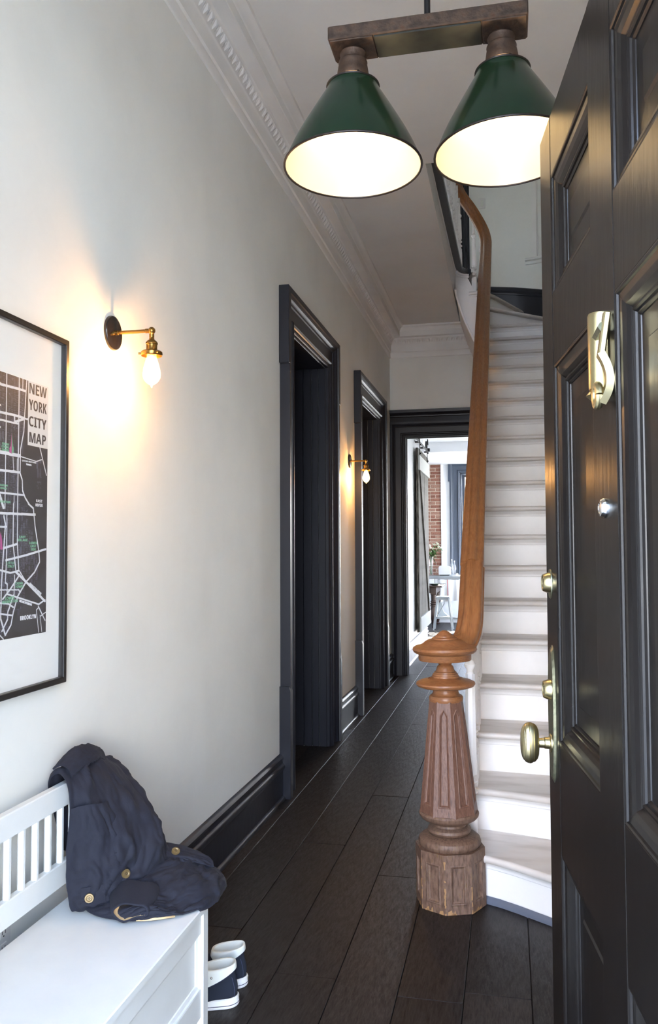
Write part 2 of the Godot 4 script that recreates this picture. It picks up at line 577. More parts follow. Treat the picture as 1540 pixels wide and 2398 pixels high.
func shell():
	var w: Material = M.wall_paint
	var T := 0.35
	var H := 2.795
	st_wall("wall_left", "long pale grey plaster wall on the left with two dark doorways", [
		[Vector3(XL - T, 0, ZF + 0.3), Vector3(XL, YC, -4.965)], [Vector3(XL - T, H, -4.965), Vector3(XL, YC, -6.02)],
		[Vector3(XL - T, 0, -6.02), Vector3(XL, YC, -7.42)], [Vector3(XL - T, H, -7.42), Vector3(XL, YC, -8.57)],
		[Vector3(XL - T, 0, -8.57), Vector3(XL, YC, ZB - 0.15)]], w)
	st_wall("wall_right", "pale plaster wall on the right side of the white stairs", [[Vector3(XR, 0, ZF + 0.3), Vector3(XR + T, 7.0, -8.75)], [Vector3(XR, 0, -8.75), Vector3(XR + T, 3.9, ZB - 0.15)]], w)
	st_wall("wall_front", "front wall around the open street doorway behind the viewer", [
		[Vector3(XL - T, -0.3, ZF), Vector3(-0.88, YC, -0.5)], [Vector3(0.235, -0.3, ZF), Vector3(XR + T, YC, -0.5)], [Vector3(-0.88, 3.25, ZF), Vector3(0.235, YC, -0.5)],
		[Vector3(XL - T, YC, ZF), Vector3(-0.5, 7.0, -0.5)], [Vector3(0.05, YC, ZF), Vector3(XR + T, 7.0, -0.5)], [Vector3(-0.5, YC, ZF), Vector3(0.05, 5.0, -0.5)], [Vector3(-0.5, 6.2, ZF), Vector3(0.05, 7.0, -0.5)]], w)
	st_wall("wall_back", "pale wall at the end of the hall above the kitchen doorway", [
		[Vector3(XL, 2.735, ZB - 0.15), Vector3(-0.30, YC, ZB)], [Vector3(XL, 0, ZB - 0.15), Vector3(-1.15, 2.735, ZB)], [Vector3(-0.30, 0, ZB - 0.15), Vector3(XR, YC, ZB)]], w)
	# ceiling of the hall, which is also the upper floor; open over the stairs
	var cs := S()
	box(cs, Vector3(XL - T, YC, ZF), Vector3(XR + T, YU - 0.005, -5.4))
	box(cs, Vector3(XL - T, YC, -5.4), Vector3(-0.5, YU - 0.005, ZB - 0.15))
	tag(obj("ceiling", cs, M.ceiling_paint), "flat plaster ceiling over the hall, cut away above the stairs", "ceiling", "", "structure")
	# transom over the street door and the door frame
	var tr := thing("window_1", "glazed transom light above the street doorway", "window", Vector3(-0.32, 2.36, -0.675), "", "structure")
	var ts := S()
	box(ts, Vector3(-0.88, 2.36, -0.78), Vector3(0.235, 2.46, -0.58), 0.008)
	box(ts, Vector3(-0.88, 3.19, -0.75), Vector3(0.235, 3.25, -0.61), 0.006)
	box(ts, Vector3(-0.88, 2.46, -0.75), Vector3(-0.83, 3.19, -0.61), 0.006)
	box(ts, Vector3(0.185, 2.46, -0.75), Vector3(0.235, 3.19, -0.61), 0.006)
	obj("window_frame", ts, M.dark_trim, tr)
	boxm("pane", Vector3(-0.83, 2.46, -0.684), Vector3(0.185, 3.19, -0.678), 0.0, M.window_glass, tr)
	# recessed entry outside the door: side walls and soffit
	st_wall("wall_porch", "painted side walls and soffit of the recessed street entry", [[Vector3(-1.5, -0.3, -0.5), Vector3(-1.02, 3.6, 1.0)], [Vector3(0.9, -0.3, -0.5), Vector3(1.4, 3.6, 1.0)], [Vector3(-1.5, 3.4, -0.5), Vector3(1.4, 3.6, 1.0)]], w)
	# outside: stoop, pavement and the fronts across the street
	tag(boxm("stoop", Vector3(-1.6, -0.3, -0.5), Vector3(1.2, -0.015, 1.9), 0.02, M.stone_step), "brownstone stoop landing outside the street door", "step", "", "structure")
	tag(boxm("street_ground", Vector3(-14, -1.9, -0.85), Vector3(14, -1.7, 22), 0.0, M.street_ground), "pavement and street in front of the house", "street", "", "structure")

	cornice()
	floor_boards()
	baseboards()
	doorway(2, OPENINGS[0][0], OPENINGS[0][1], "near doorway in the left wall with a dark eared casing and boarded reveal")
	doorway(3, OPENINGS[1][0], OPENINGS[1][1], "far doorway in the left wall, beyond the small sconce, with a dark eared casing")
	back_doorway()

func cornice():
	# profile: x out from the wall, y height
	var pr := [Vector2(0, 3.64), Vector2(0.008, 3.643), Vector2(0.012, 3.65), Vector2(0.009, 3.702), Vector2(0.02, 3.708), Vector2(0.02, 3.785), Vector2(0.024, 3.795), Vector2(0.028, 3.80),
		Vector2(0.03, 3.815), Vector2(0.040, 3.832), Vector2(0.058, 3.845), Vector2(0.062, 3.858), Vector2(0.066, 3.862), Vector2(0.128, 3.864), Vector2(0.131, 3.858), Vector2(0.134, 3.862), Vector2(0.134, 3.915), Vector2(0.139, 3.922),
		Vector2(0.142, 3.935), Vector2(0.15, 3.95), Vector2(0.158, 3.957), Vector2(0.172, 3.962), Vector2(0.175, 3.981), Vector2(0, 3.981)]
	var t := thing("trim_1", "white plaster cornice with leaf moulding running round the hall ceiling", "cornice", Vector3(XL, 3.64, -5), "", "structure")
	var st := S()
	run(st, pr, Vector3(XL, 0, ZF), Vector3(XL, 0, ZB), Vector3.RIGHT, Vector3.UP, true, Vector3.ZERO, Vector3(0, 0, 1))
	obj("moulding", st, M.plaster_moulding, t)
	var s2 := S()
	# along the end wall the cornice dies under the curved stair string
	run(s2, pr, Vector3(XL, 0, ZB), Vector3(-0.22, 0, ZB), Vector3(0, 0, 1), Vector3.UP, true, Vector3(1, 0, 0), Vector3(-1.4, 0, 0))
	obj("moulding", s2, M.plaster_moulding, t)
	var s3 := S()
	run(s3, pr, Vector3(XL, 0, ZF), Vector3(XR, 0, ZF), Vector3(0, 0, -1), Vector3.UP)
	run(s3, pr, Vector3(XR, 0, ZF), Vector3(XR, 0, -5.3), Vector3.LEFT, Vector3.UP)
	obj("moulding", s3, M.plaster_moulding, t)
	# leaf enrichment: small paired lobes along the moulding, too many to count
	var lf := S()
	var leaf := func(o: Vector3, along: Vector3, out: Vector3):
		for s in [-1.0, 1.0]:
			var tip = o + along * 0.017 * s + out * 0.032 + Vector3(0, 3.803, 0)
			var base = o + along * 0.007 * s + out * 0.060 + Vector3(0, 3.853, 0)
			var mid = o + along * 0.021 * s + out * 0.053 + Vector3(0, 3.822, 0)
			var midb = o + along * 0.003 * s + out * 0.040 + Vector3(0, 3.830, 0)
			var g := ng()
			otri(lf, tip, mid, midb, o + out * 0.0 + Vector3(0, 3.86, 0), g)
			otri(lf, mid, base, midb, o + out * 0.0 + Vector3(0, 3.86, 0), g)
		var c := o + out * 0.036 + Vector3(0, 3.806, 0)
		otri(lf, c + along * 0.006, c - along * 0.006, c + Vector3(0, 0.035, 0) + out * 0.024, o + Vector3(0, 3.9, 0))
	var z := ZF - 0.1
	while z > ZB + 0.05:
		leaf.call(Vector3(XL, 0, z), Vector3(0, 0, 1), Vector3.RIGHT)
		z -= 0.056
	var x := XL + 0.06
	while x < -0.30:
		leaf.call(Vector3(x, 0, ZB), Vector3.RIGHT, Vector3(0, 0, 1))
		x += 0.056
	tag(obj("leaf_moulding", lf, M.plaster_moulding, t), "", "", "", "stuff")

func floor_boards():
	var f := thing("floor", "dark stained wide wooden boards running down the hall into the kitchen", "floor", Vector3(-0.3, 0, -5), "", "structure")
	tag(boxm("subfloor", Vector3(XL - 0.5, -0.12, ZF + 0.35), Vector3(XR + 0.3, -0.014, ZB), 0.0, M.floor_gap, f), "")
	boxm("subfloor", Vector3(-4.6, -0.12, ZB), Vector3(2.4, -0.014, -17.3), 0.0, M.floor_gap, f)
	var rng := RandomNumberGenerator.new()
	rng.seed = 5
	# seams read off the photograph: boards about 21.5 cm wide
	var k := 0
	# rows outside the hall exist only in the kitchen
	var rows := []
	var x0 := -0.80 - 0.2135 * 16
	for i in 30: rows.append(x0 + 0.2135 * i)
	# ends of boards near the viewer
	var ends := {15: [-2.1, -4.06, -6.1], 16: [-2.81, -4.9, -6.9], 17: [-1.9, -3.72, -5.7], 18: [-2.744, -4.75, -7.0], 14: [-3.1, -5.4], 20: [-2.3, -4.2]}
	for i in rows.size():
		var a: float = rows[i]
		var b := a + 0.2135
		var in_hall := b > XL - 0.34 and a < XR + 0.2
		var z1 := -0.5 if in_hall else ZB
		var cuts := []
		if ends.has(i):
			for e in ends[i]: cuts.append(e)
		var z: float = cuts[-1] if cuts.size() else z1
		while z > -17.2:
			z -= rng.randf_range(1.5, 2.7) if z > -11 else rng.randf_range(2.2, 3.4)
			cuts.append(maxf(z, -17.25))
		var start := z1
		for e in cuts:
			if start - e < 0.05: continue
			var g := 0.0011
			var lift := rng.randf_range(-0.0011, 0.0009)
			boxm("plank", Vector3(a + g, -0.02, start - g * 0.7), Vector3(b - g, lift, e + g * 0.7), 0.0018, M["floor_board_%d" % rng.randi_range(0, 2)], f)
			start = e
			k += 1

const BASE := [Vector2(0, 0), Vector2(0.036, 0), Vector2(0.036, 0.006), Vector2(0.033, 0.014), Vector2(0.026, 0.019), Vector2(0.02, 0.021), Vector2(0.02, 0.168), Vector2(0.024, 0.172), Vector2(0.030, 0.175), Vector2(0.033, 0.182), Vector2(0.032, 0.196), Vector2(0.027, 0.204), Vector2(0.019, 0.208), Vector2(0.017, 0.224), Vector2(0.023, 0.23), Vector2(0.024, 0.240), Vector2(0.017, 0.25), Vector2(0.009, 0.256), Vector2(0.0, 0.258)]

func baseboards():
	var st := S()
	run(st, BASE, Vector3(XL, 0, ZF), Vector3(XL, 0, -4.76), Vector3.RIGHT, Vector3.UP)
	tag(obj("baseboard_left", st, M.dark_trim), "tall dark moulded baseboard along the left wall, behind the bench", "baseboard", "", "structure")
	st = S()
	run(st, BASE, Vector3(XL, 0, -6.24), Vector3(XL, 0, -7.2), Vector3.RIGHT, Vector3.UP)
	tag(obj("baseboard_left", st, M.dark_trim), "short dark baseboard between the two doorways of the left wall", "baseboard", "", "structure")
	st = S()
	run(st, BASE, Vector3(XL, 0, -8.79), Vector3(XL, 0, ZB), Vector3.RIGHT, Vector3.UP)
	tag(obj("baseboard_left", st, M.dark_trim), "stub of dark baseboard in the far corner beside the kitchen doorway", "baseboard", "", "structure")

const CASE := [Vector2(0, -0.02), Vector2(0, 0.016), Vector2(0.004, 0.022), Vector2(0.012, 0.026), Vector2(0.022, 0.026), Vector2(0.026, 0.034), Vector2(0.036, 0.041), Vector2(0.046, 0.041), Vector2(0.054, 0.034), Vector2(0.058, 0.022), Vector2(0.062, 0.020), Vector2(0.142, 0.020), Vector2(0.146, 0.028), Vector2(0.152, 0.030), Vector2(0.158, 0.029), Vector2(0.164, 0.034), Vector2(0.172, 0.044), Vector2(0.182, 0.050), Vector2(0.187, 0.052), Vector2(0.189, 0.062), Vector2(0.222, 0.062), Vector2(0.222, 0.0)]

func doorway(num: int, za: float, zb: float, label: String):
	var H := 2.795
	var t := thing("door_%d" % num, label, "doorway", Vector3(XL, 0, (za + zb) / 2), "", "structure")
	var w := za - zb
	var st := S()
	portal(st, Vector3(XL, 0, za), Vector3(0, 0, -1), Vector3.UP, Vector3.RIGHT, w, H, CASE)
	obj("casing", st, M.dark_trim, t)
	# crossette ears and plinth blocks step out past the legs
	for s in [0, 1]:
		var e: float = za + 0.222 if s == 0 else zb - 0.222
		var d: float = 1.0 if s == 0 else -1.0
		boxm("casing_ear", Vector3(XL, 2.55, e - d * 0.03), Vector3(XL + 0.0632, H + 0.2235, e + d * 0.022), 0.003, M.dark_trim, t)
		var pl := S()
		var poly := [Vector2(0, 0), Vector2(0.066, 0), Vector2(0.066, 0.615), Vector2(0.058, 0.645), Vector2(0, 0.645)]
		prism(pl, poly, Vector3(XL, 0, e - d * 0.032), Vector3.RIGHT, Vector3.UP, Vector3(0, 0, d * 0.054))
		obj("plinth", pl, M.dark_trim, t)
	# reveal: jamb boards, head and the closed boarded leaf
	for s in [0, 1]:
		var z: float = za if s == 0 else zb
		var d: float = 1.0 if s == 0 else -1.0
		var x := XL - 0.0
		for b in [[0.0, 0.056], [0.058, 0.108], [0.110, 0.172], [0.174, 0.30]]:
			var inset := 0.012 if b[0] < 0.15 else 0.004
			boxm("jamb_board", Vector3(XL - b[0], 0, z + d * 0.02), Vector3(XL - b[1], H + 0.005, z - d * inset), 0.004, M.dark_trim, t)
	boxm("head_board", Vector3(XL - 0.30, H - 0.008, za), Vector3(XL, H + 0.02, zb), 0.003, M.dark_trim, t)
	var n := 7
	for i in n:
		var a := lerpf(za, zb, float(i) / n)
		var b := lerpf(za, zb, float(i + 1) / n)
		boxm("door_board", Vector3(XL - 0.345, 0.006, a - 0.0015), Vector3(XL - 0.305, H, b + 0.0015), 0.004, M.dark_trim, t)
	boxm("door_rail", Vector3(XL - 0.306, 2.56, za), Vector3(XL - 0.286, 2.70, zb), 0.004, M.dark_trim, t)

func back_doorway():
	var t := thing("door_4", "open doorway at the end of the hall leading to the bright kitchen", "doorway", Vector3(-0.72, 0, ZB), "", "structure")
	var st := S()
	var pr := []
	for p in CASE: pr.append(Vector2(p.x * 0.75, p.y * 0.8))
	# legs are squeezed by the corner, so the head carries a taller moulding
	portal(st, Vector3(-1.148, 0, ZB), Vector3.RIGHT, Vector3.UP, Vector3(0, 0, 1), 0.848, 2.725, pr)
	obj("casing", st, M.dark_trim, t)
	var hd := S()
	var hp := [Vector2(0, 2.88), Vector2(0.034, 2.88), Vector2(0.03, 2.945), Vector2(0.045, 2.952), Vector2(0.046, 2.962), Vector2(0.038, 2.97), Vector2(0.05, 2.985), Vector2(0.07, 2.995), Vector2(0.072, 3.028), Vector2(0, 3.028)]
	run(hd, hp, Vector3(XL + 0.0, 0, ZB), Vector3(-0.13, 0, ZB), Vector3(0, 0, 1), Vector3.UP)
	obj("head_moulding", hd, M.dark_trim, t)
	boxm("jamb_board", Vector3(-1.152, 0, ZB - 0.16), Vector3(-1.138, 2.735, ZB), 0.002, M.dark_trim, t)
	boxm("jamb_board", Vector3(-0.312, 0, ZB - 0.16), Vector3(-0.298, 2.735, ZB), 0.002, M.dark_trim, t)
	boxm("head_board", Vector3(-1.152, 2.722, ZB - 0.16), Vector3(-0.298, 2.738, ZB), 0.002, M.dark_trim, t)
	boxm("stop_bead", Vector3(-1.139, 0, ZB - 0.09), Vector3(-1.128, 2.722, ZB - 0.06), 0.002, M.dark_trim, t)
	boxm("stop_bead", Vector3(-1.139, 2.711, ZB - 0.09), Vector3(-0.312, 2.722, ZB - 0.06), 0.002, M.dark_trim, t)

# ---------------------------------------------------------------- stairs
const Z1 := -3.512          # nosing of the first step
func nose_z(n: int) -> float: return Z1 - GO * (n - 1)
func step_y(n: int) -> float: return 0.2 + RISE * (n - 1)
# the lowest steps swell towards the right
func flare(n: int, x: float) -> float:
	var k := clampf((x + 0.215) / 0.62, 0.0, 1.0)
	var s := k * k * (3.0 - 2.0 * k)
	return [0.0, 0.30, 0.13, 0.05, 0.015][n] * s if n < 5 else 0.0

const XS := -0.195          # outer face of the stair string

func stairs():
	var t := thing("staircase", "straight flight of white painted wooden stairs turning left at the top", "staircase", Vector3(0.3, 0, Z1))
	var cols := [-0.195, -0.09, 0.0, 0.1, 0.2, 0.32, 0.45, 0.6, XR]
	for n in range(1, 20):
		var y := step_y(n)
		var zf := nose_z(n)
		# tread: half-round nosing
		var pr := []
		for i in 9:
			var a := -PI / 2 + PI * i / 8.0
			pr.append(Vector2(0.016 * cos(a), y - 0.016 + 0.016 * sin(a)))
		var back := -0.33 if n > 4 else -0.68
		pr.append(Vector2(back, y)); pr.append(Vector2(back, y - 0.032))
		var fr := []
		var xs := [-0.225] + cols
		for x in xs: fr.append(Transform3D(Basis(Vector3(0, 0, 1), Vector3.UP, Vector3.RIGHT), Vector3(x, 0, zf - 0.016 + flare(n, x))))
		var st := S()
		sweep(st, pr, fr, true, true, false)
		obj("tread", st, M.tread_paint if n > 0 else M.stair_paint, t)
		# riser with the scotia under the nosing
		var rp := [Vector2(0, y - RISE - (0.01 if n == 1 else 0.0)), Vector2(0.0, y - 0.066), Vector2(0.004, y - 0.062), Vector2(0.005, y - 0.055), Vector2(0.009, y - 0.047), Vector2(0.018, y - 0.042), Vector2(0.020, y - 0.038), Vector2(0.026, y - 0.034), Vector2(0.026, y - 0.031), Vector2(-0.02, y - 0.031), Vector2(-0.02, y - RISE - (0.01 if n == 1 else 0.0))]
		fr = []
		for x in cols: fr.append(Transform3D(Basis(Vector3(0, 0, 1), Vector3.UP, Vector3.RIGHT), Vector3(x, 0, zf - 0.050 + flare(n, x))))
		st = S()
		sweep(st, rp, fr, true, true, false)
		obj("riser", st, M.stair_paint, t)
		# carved bracket on the open end
		var br := S()
		var bp := [Vector2(0, 0), Vector2(-0.22, 0), Vector2(-0.215, -0.03), Vector2(-0.16, -0.05), Vector2(-0.13, -0.095), Vector2(-0.07, -0.085), Vector2(-0.03, -0.13), Vector2(0, -0.135)]
		prism(br, bp, Vector3(XS - 0.012, y - 0.033, zf - 0.04), Vector3(0, 0, 1), Vector3.UP, Vector3(0.012, 0, 0))
		obj("bracket", br, M.stair_paint, t)
	# winders
	winder(t, 20, [Vector2(-0.20, -8.19), Vector2(0.364, -8.70), Vector2(0.62, -8.93), Vector2(0.84, -9.12)], [Vector2(0.5, -9.42), Vector2(0.1, -9.44), Vector2(-0.22, -8.42)])
	winder(t, 21, [Vector2(-0.235, -8.27), Vector2(-0.10, -8.50), Vector2(0.178, -9.12), Vector2(0.21, -9.42)], [Vector2(-0.1, -9.44), Vector2(-0.33, -9.40), Vector2(-0.33, -8.42)])
	winder(t, 22, [Vector2(-0.300, -8.30), Vector2(-0.22, -8.75), Vector2(-0.16, -9.42)], [Vector2(-0.52, -9.44), Vector2(-0.52, -8.30)])
	# closed string and panelling down to the floor
	var poly := [Vector2(-Z1 + 0.06, 0.0)]
	for n in range(1, 20):
		poly.append(Vector2(-nose_z(n) + 0.05, step_y(n) - 0.032))
		poly.append(Vector2(-nose_z(n + 1) + 0.05, step_y(n) - 0.032))
	poly.append(Vector2(8.26, 3.50))
	poly.append(Vector2(8.26, 3.15))
	poly.append(Vector2(-ZB, 3.15)); poly.append(Vector2(-ZB, 0.0))
	var ss := S()
	prism(ss, poly, Vector3(XS, 0, 0), Vector3(0, 0, -1), Vector3.UP, Vector3(0.03, 0, 0))
	obj("string", ss, M.stair_paint, t)
	# curved string of the well, up to the landing and along the gallery
	var cs := S()
	var P := []
	for i in 25:
		var a := PI * i / 24.0
		var x := -0.335 + 0.14 * cos(a)
		var z := -8.16 - 0.155 * sin(a)
		var bot: float = spline_at([3.28, 3.34, 3.47, 3.66, 3.86, 3.975], float(i) / 24.0)
		var top: float = spline_at([3.62, 3.78, 3.98, 4.16, 4.16, 4.16], float(i) / 24.0)
		P.append([x, z, bot, top])
	var gi := ng()
	var go := ng()
	for i in 24:
		var p: Array = P[i]
		var q: Array = P[i + 1]
		var rows := 1
		quad(cs, Vector3(p[0], p[3], p[1]), Vector3(q[0], q[3], q[1]), Vector3(q[0], q[2], q[1]), Vector3(p[0], p[2], p[1]), gi)
		# soffit towards the end wall
		quad(cs, Vector3(p[0], p[2], p[1]), Vector3(q[0], q[2], q[1]), Vector3(q[0] - 0.02, q[2] + 0.02, ZB), Vector3(p[0] + 0.06, p[2] - 0.02, ZB), go)
		# bead along the lower edge
	obj("curved_string", cs, M.stair_paint, t)
	var bd := S()
	var bp2 := []
	for p in P: bp2.append(Vector3(p[0], p[2] + 0.01, p[1] + 0.004))
	tube(bd, bp2, 0.012, 8)
	obj("string_bead", bd, M.stair_paint, t)
	# returned nosings of the landing and the last winders round the well
	for e in [[13, 24, 4.185], [7, 13, 3.995], [2, 7, 3.805]]:
		var nb := S()
		var np := []
		for i in range(e[0], e[1] + 1): np.append(Vector3(P[i][0] - 0.012 * cos(PI * i / 24.0), e[2] - 0.016, P[i][1] + 0.012 * sin(PI * i / 24.0)))
		tube(nb, np, 0.016, 10)
		var np2 := []
		for p in np: np2.append(p - Vector3(0, 0.026, 0))
		tube(nb, np2, 0.009, 8)
		obj("nosing_return", nb, M.stair_paint, t)
	var shoe := S()
	var sp := []
	for x in [-0.12, -0.05, 0.02, 0.1, 0.2, 0.32, 0.45, 0.6, XR]: sp.append(Vector3(x, 0.0, nose_z(1) - 0.046 + flare(1, x)))
	sweep(shoe, [Vector2(0, -0.004), Vector2(0.017, -0.004), Vector2(0.017, 0.006), Vector2(0.012, 0.018), Vector2(0.004, 0.025), Vector2(0, 0.026)], sp.map(func(v): return Transform3D(Basis(Vector3(0, 0, 1), Vector3.UP, Vector3.RIGHT), v)))
	obj("shoe_moulding", shoe, M.shoe_mould_paint, t, "slate grey quarter-round strip at the foot of the first riser")

func spline_at(v: Array, t: float) -> float:
	var f := t * (v.size() - 1)
	var i := mini(int(f), v.size() - 2)
	return cubic_interpolate(v[i], v[i + 1], v[maxi(i - 1, 0)], v[mini(i + 2, v.size() - 1)], f - i)

func winder(t: Node, n: int, front: Array, back: Array):
	var y := step_y(n)
	var poly := PackedVector2Array()
	for p in front: poly.append(p)
	for p in back: poly.append(p)
	var st := S()
	var idx := Geometry2D.triangulate_polygon(poly)
	for i in range(0, idx.size(), 3):
		for yy in [y, y - 0.032]:
			otri(st, Vector3(poly[idx[i]].x, yy, poly[idx[i]].y), Vector3(poly[idx[i + 1]].x, yy, poly[idx[i + 1]].y), Vector3(poly[idx[i + 2]].x, yy, poly[idx[i + 2]].y), Vector3(0, y - 0.016, -8.8))
	var fpts := []
	for p in front: fpts.append(Vector3(p.x, y - 0.016, p.y))
	tube(st, fpts, 0.016, 10)
	obj("tread", st, M.tread_paint, t)
	var rs := S()
	for i in front.size() - 1:
		var a := Vector3(front[i].x - 0.01, 0, front[i].y - 0.04)
		var b := Vector3(front[i + 1].x - 0.01, 0, front[i + 1].y - 0.04)
		quad(rs, a + Vector3(0, y - 0.03, 0), b + Vector3(0, y - 0.03, 0), b + Vector3(0, y - RISE - 0.002, 0), a + Vector3(0, y - RISE - 0.002, 0))
	obj("riser", rs, M.stair_paint, t)

# turned baluster with an eight-sided shaft, built from its base at the origin up to height h
func baluster_mesh(h: float) -> ArrayMesh:
	var st := S()
	var b := 0.145
	box(st, Vector3(-0.025, 0, -0.025), Vector3(0.025, b, 0.025), 0.004)
	lathe(st, [Vector2(0.02, b - 0.002), Vector2(0.024, b + 0.006), Vector2(0.025, b + 0.02), Vector2(0.019, b + 0.034), Vector2(0.012, b + 0.04), Vector2(0.02, b + 0.046), Vector2(0.028, b + 0.052), Vector2(0.028, b + 0.060), Vector2(0.018, b + 0.068), Vector2(0.014, b + 0.08), Vector2(0.02, b + 0.088), Vector2(0.027, b + 0.094), Vector2(0.027, b + 0.102), Vector2(0.016, b + 0.112), Vector2(0.0235, b + 0.125)], 14)
	lathe(st, [Vector2(0.0235, b + 0.125), Vector2(0.0265, b + 0.13), Vector2(0.0265, b + 0.145), Vector2(0.0215, h - 0.235)], 8, Transform3D.IDENTITY, PI / 8, true)
	lathe(st, [Vector2(0.0205, h - 0.237), Vector2(0.014, h - 0.228), Vector2(0.016, h - 0.215), Vector2(0.024, h - 0.205), Vector2(0.026, h - 0.195), Vector2(0.02, h - 0.186), Vector2(0.0135, h - 0.178), Vector2(0.0115, h)], 14)
	st.generate_normals()
	return st.commit()

const RAILPROF := [Vector2(-0.048, -0.038), Vector2(0.048, -0.038), Vector2(0.050, -0.030), Vector2(0.046, -0.022), Vector2(0.052, -0.010), Vector2(0.054, 0.004), Vector2(0.050, 0.014), Vector2(0.043, 0.019), Vector2(0.030, 0.021), Vector2(0.022, 0.024), Vector2(0.019, 0.028), Vector2(0.014, 0.034), Vector2(0.006, 0.0375), Vector2(-0.006, 0.0375), Vector2(-0.014, 0.034), Vector2(-0.019, 0.028), Vector2(-0.022, 0.024), Vector2(-0.030, 0.021), Vector2(-0.043, 0.019), Vector2(-0.050, 0.014), Vector2(-0.054, 0.004), Vector2(-0.052, -0.010), Vector2(-0.046, -0.022), Vector2(-0.050, -0.030)]

func rail_y(d: float) -> float: return 1.045 + 0.731 * (d - 3.51)

func balustrade():
	var t := thing("stair_balustrade", "long moulded wooden handrail on white turned balusters, sweeping up the stairs from the newel", "balustrade", Vector3(-0.17, 0, -3.6))
	# lower piece with the easing, then the straight rail, then the wreath round the well; joints show as fine lines
	var low := spline([Vector3(-0.222, 1.045, -3.545), Vector3(-0.190, 1.062, -3.60), Vector3(-0.171, 1.125, -3.665), Vector3(-0.168, 1.215, -3.765), Vector3(-0.168, rail_y(3.95), -3.95)], 7)
	var straight := []
	for i in 9:
		var d := lerpf(3.953, 7.60, i / 8.0)
		straight.append(Vector3(-0.168 - 0.0005 * i, rail_y(d), -d))
	var upper := spline([Vector3(-0.172, rail_y(7.603), -7.603), Vector3(-0.172, 4.24, -7.86), Vector3(-0.175, 4.42, -8.06), Vector3(-0.214, 4.60, -8.20), Vector3(-0.31, 4.80, -8.25), Vector3(-0.405, 4.925, -8.19), Vector3(-0.448, 4.99, -8.06)], 7)
	var gallery := spline([Vector3(-0.449, 4.992, -8.05), Vector3(-0.455, 5.035, -7.6), Vector3(-0.462, 5.05, -7.0), Vector3(-0.478, 5.05, -5.46)], 4)
	for r in [low, straight, upper, gallery]:
		var st := S()
		sweep(st, RAILPROF, frames_along(r))
		obj("handrail", st, M.rail_wood, t)
	# balusters: two to a tread
	var cache := {}
	var put := func(p: Vector3, h: float):
		var k := snappedf(h, 0.01)
		if not cache.has(k): cache[k] = baluster_mesh(k)
		mesh_at("baluster", cache[k], M.stair_paint, t, Transform3D(Basis(), p))
	for n in range(1, 19):
		for j in 2:
			var z := nose_z(n) - 0.045 - 0.13 * j
			if n == 1 and j == 0: continue
			var y := step_y(n)
			put.call(Vector3(-0.17, y, z), rail_y(-z) - 0.03 - y)
	put.call(Vector3(-0.172, step_y(19), -8.24 + 0.02), 0.93)
	put.call(Vector3(-0.225, step_y(20), -8.33), 0.80)
	put.call(Vector3(-0.30, step_y(21), -8.37), 0.78)
	# gallery: dark shoe rail and balusters
	var sp := spline([Vector3(-0.478, 4.2, -5.45), Vector3(-0.46, 4.2, -6.9), Vector3(-0.443, 4.2, -8.02), Vector3(-0.43, 4.2, -8.20), Vector3(-0.385, 4.2, -8.295), Vector3(-0.335, 4.2, -8.315)], 6)
	var sh := S()
	sweep(sh, [Vector2(-0.034, -0.03), Vector2(0.034, -0.03), Vector2(0.036, 0.0), Vector2(0.028, 0.018), Vector2(-0.028, 0.018), Vector2(-0.036, 0.0)], frames_along(sp))
	obj("shoe_rail", sh, M.dark_trim, t, "dark painted base rail of the upper gallery")
	var z := -5.62
	while z > -8.1:
		var x := lerpf(-0.476, -0.443, (z + 5.45) / -2.57)
		put.call(Vector3(x, 4.215, z), 0.80 if z > -7.6 else 0.76)
		z -= 0.30
	put.call(Vector3(-0.432, 4.215, -8.17), 0.70)

# ---------------------------------------------------------------- newel post
# a sunk panel in a four-sided facet; inner and outer are matching rings of points, dep the depth vector
func sunk(st: SurfaceTool, f: Callable, outer: Array, inner: Array, wh: float, dep: Vector3, away: Vector3):
	# f maps (u, v) on a facet to a point; outer and inner are matching rings in (u, v); wh is width over height
	var n := outer.size()
	var c := Vector2.ZERO
	for p in inner: c += p / n
	var inset := func(p: Vector2, k: float) -> Vector2:
		return Vector2(p.x - signf(p.x - c.x) * minf(k, absf(p.x - c.x)), p.y - signf(p.y - c.y) * k * wh)
	var steps := [[0.0, 0.0], [0.035, -0.22], [0.07, -0.05], [0.085, 0.5], [0.13, 1.0]]
	for k in n:
		var m := (k + 1) % n
		oquad(st, f.call(outer[k].x, outer[k].y), f.call(outer[m].x, outer[m].y), f.call(inner[m].x, inner[m].y), f.call(inner[k].x, inner[k].y), away)
		for q in steps.size() - 1:
			var a0: Vector2 = inset.call(inner[k], steps[q][0])
			var a1: Vector2 = inset.call(inner[m], steps[q][0])
			var b0: Vector2 = inset.call(inner[k], steps[q + 1][0])
			var b1: Vector2 = inset.call(inner[m], steps[q + 1][0])
			oquad(st, f.call(a0.x, a0.y) + dep * steps[q][1], f.call(a1.x, a1.y) + dep * steps[q][1], f.call(b1.x, b1.y) + dep * steps[q + 1][1], f.call(b0.x, b0.y) + dep * steps[q + 1][1], away)
		var e0: Vector2 = inset.call(inner[k], steps[-1][0])
		var e1: Vector2 = inset.call(inner[m], steps[-1][0])
		otri(st, f.call(e0.x, e0.y) + dep, f.call(e1.x, e1.y) + dep, f.call(c.x, c.y) + dep, away)

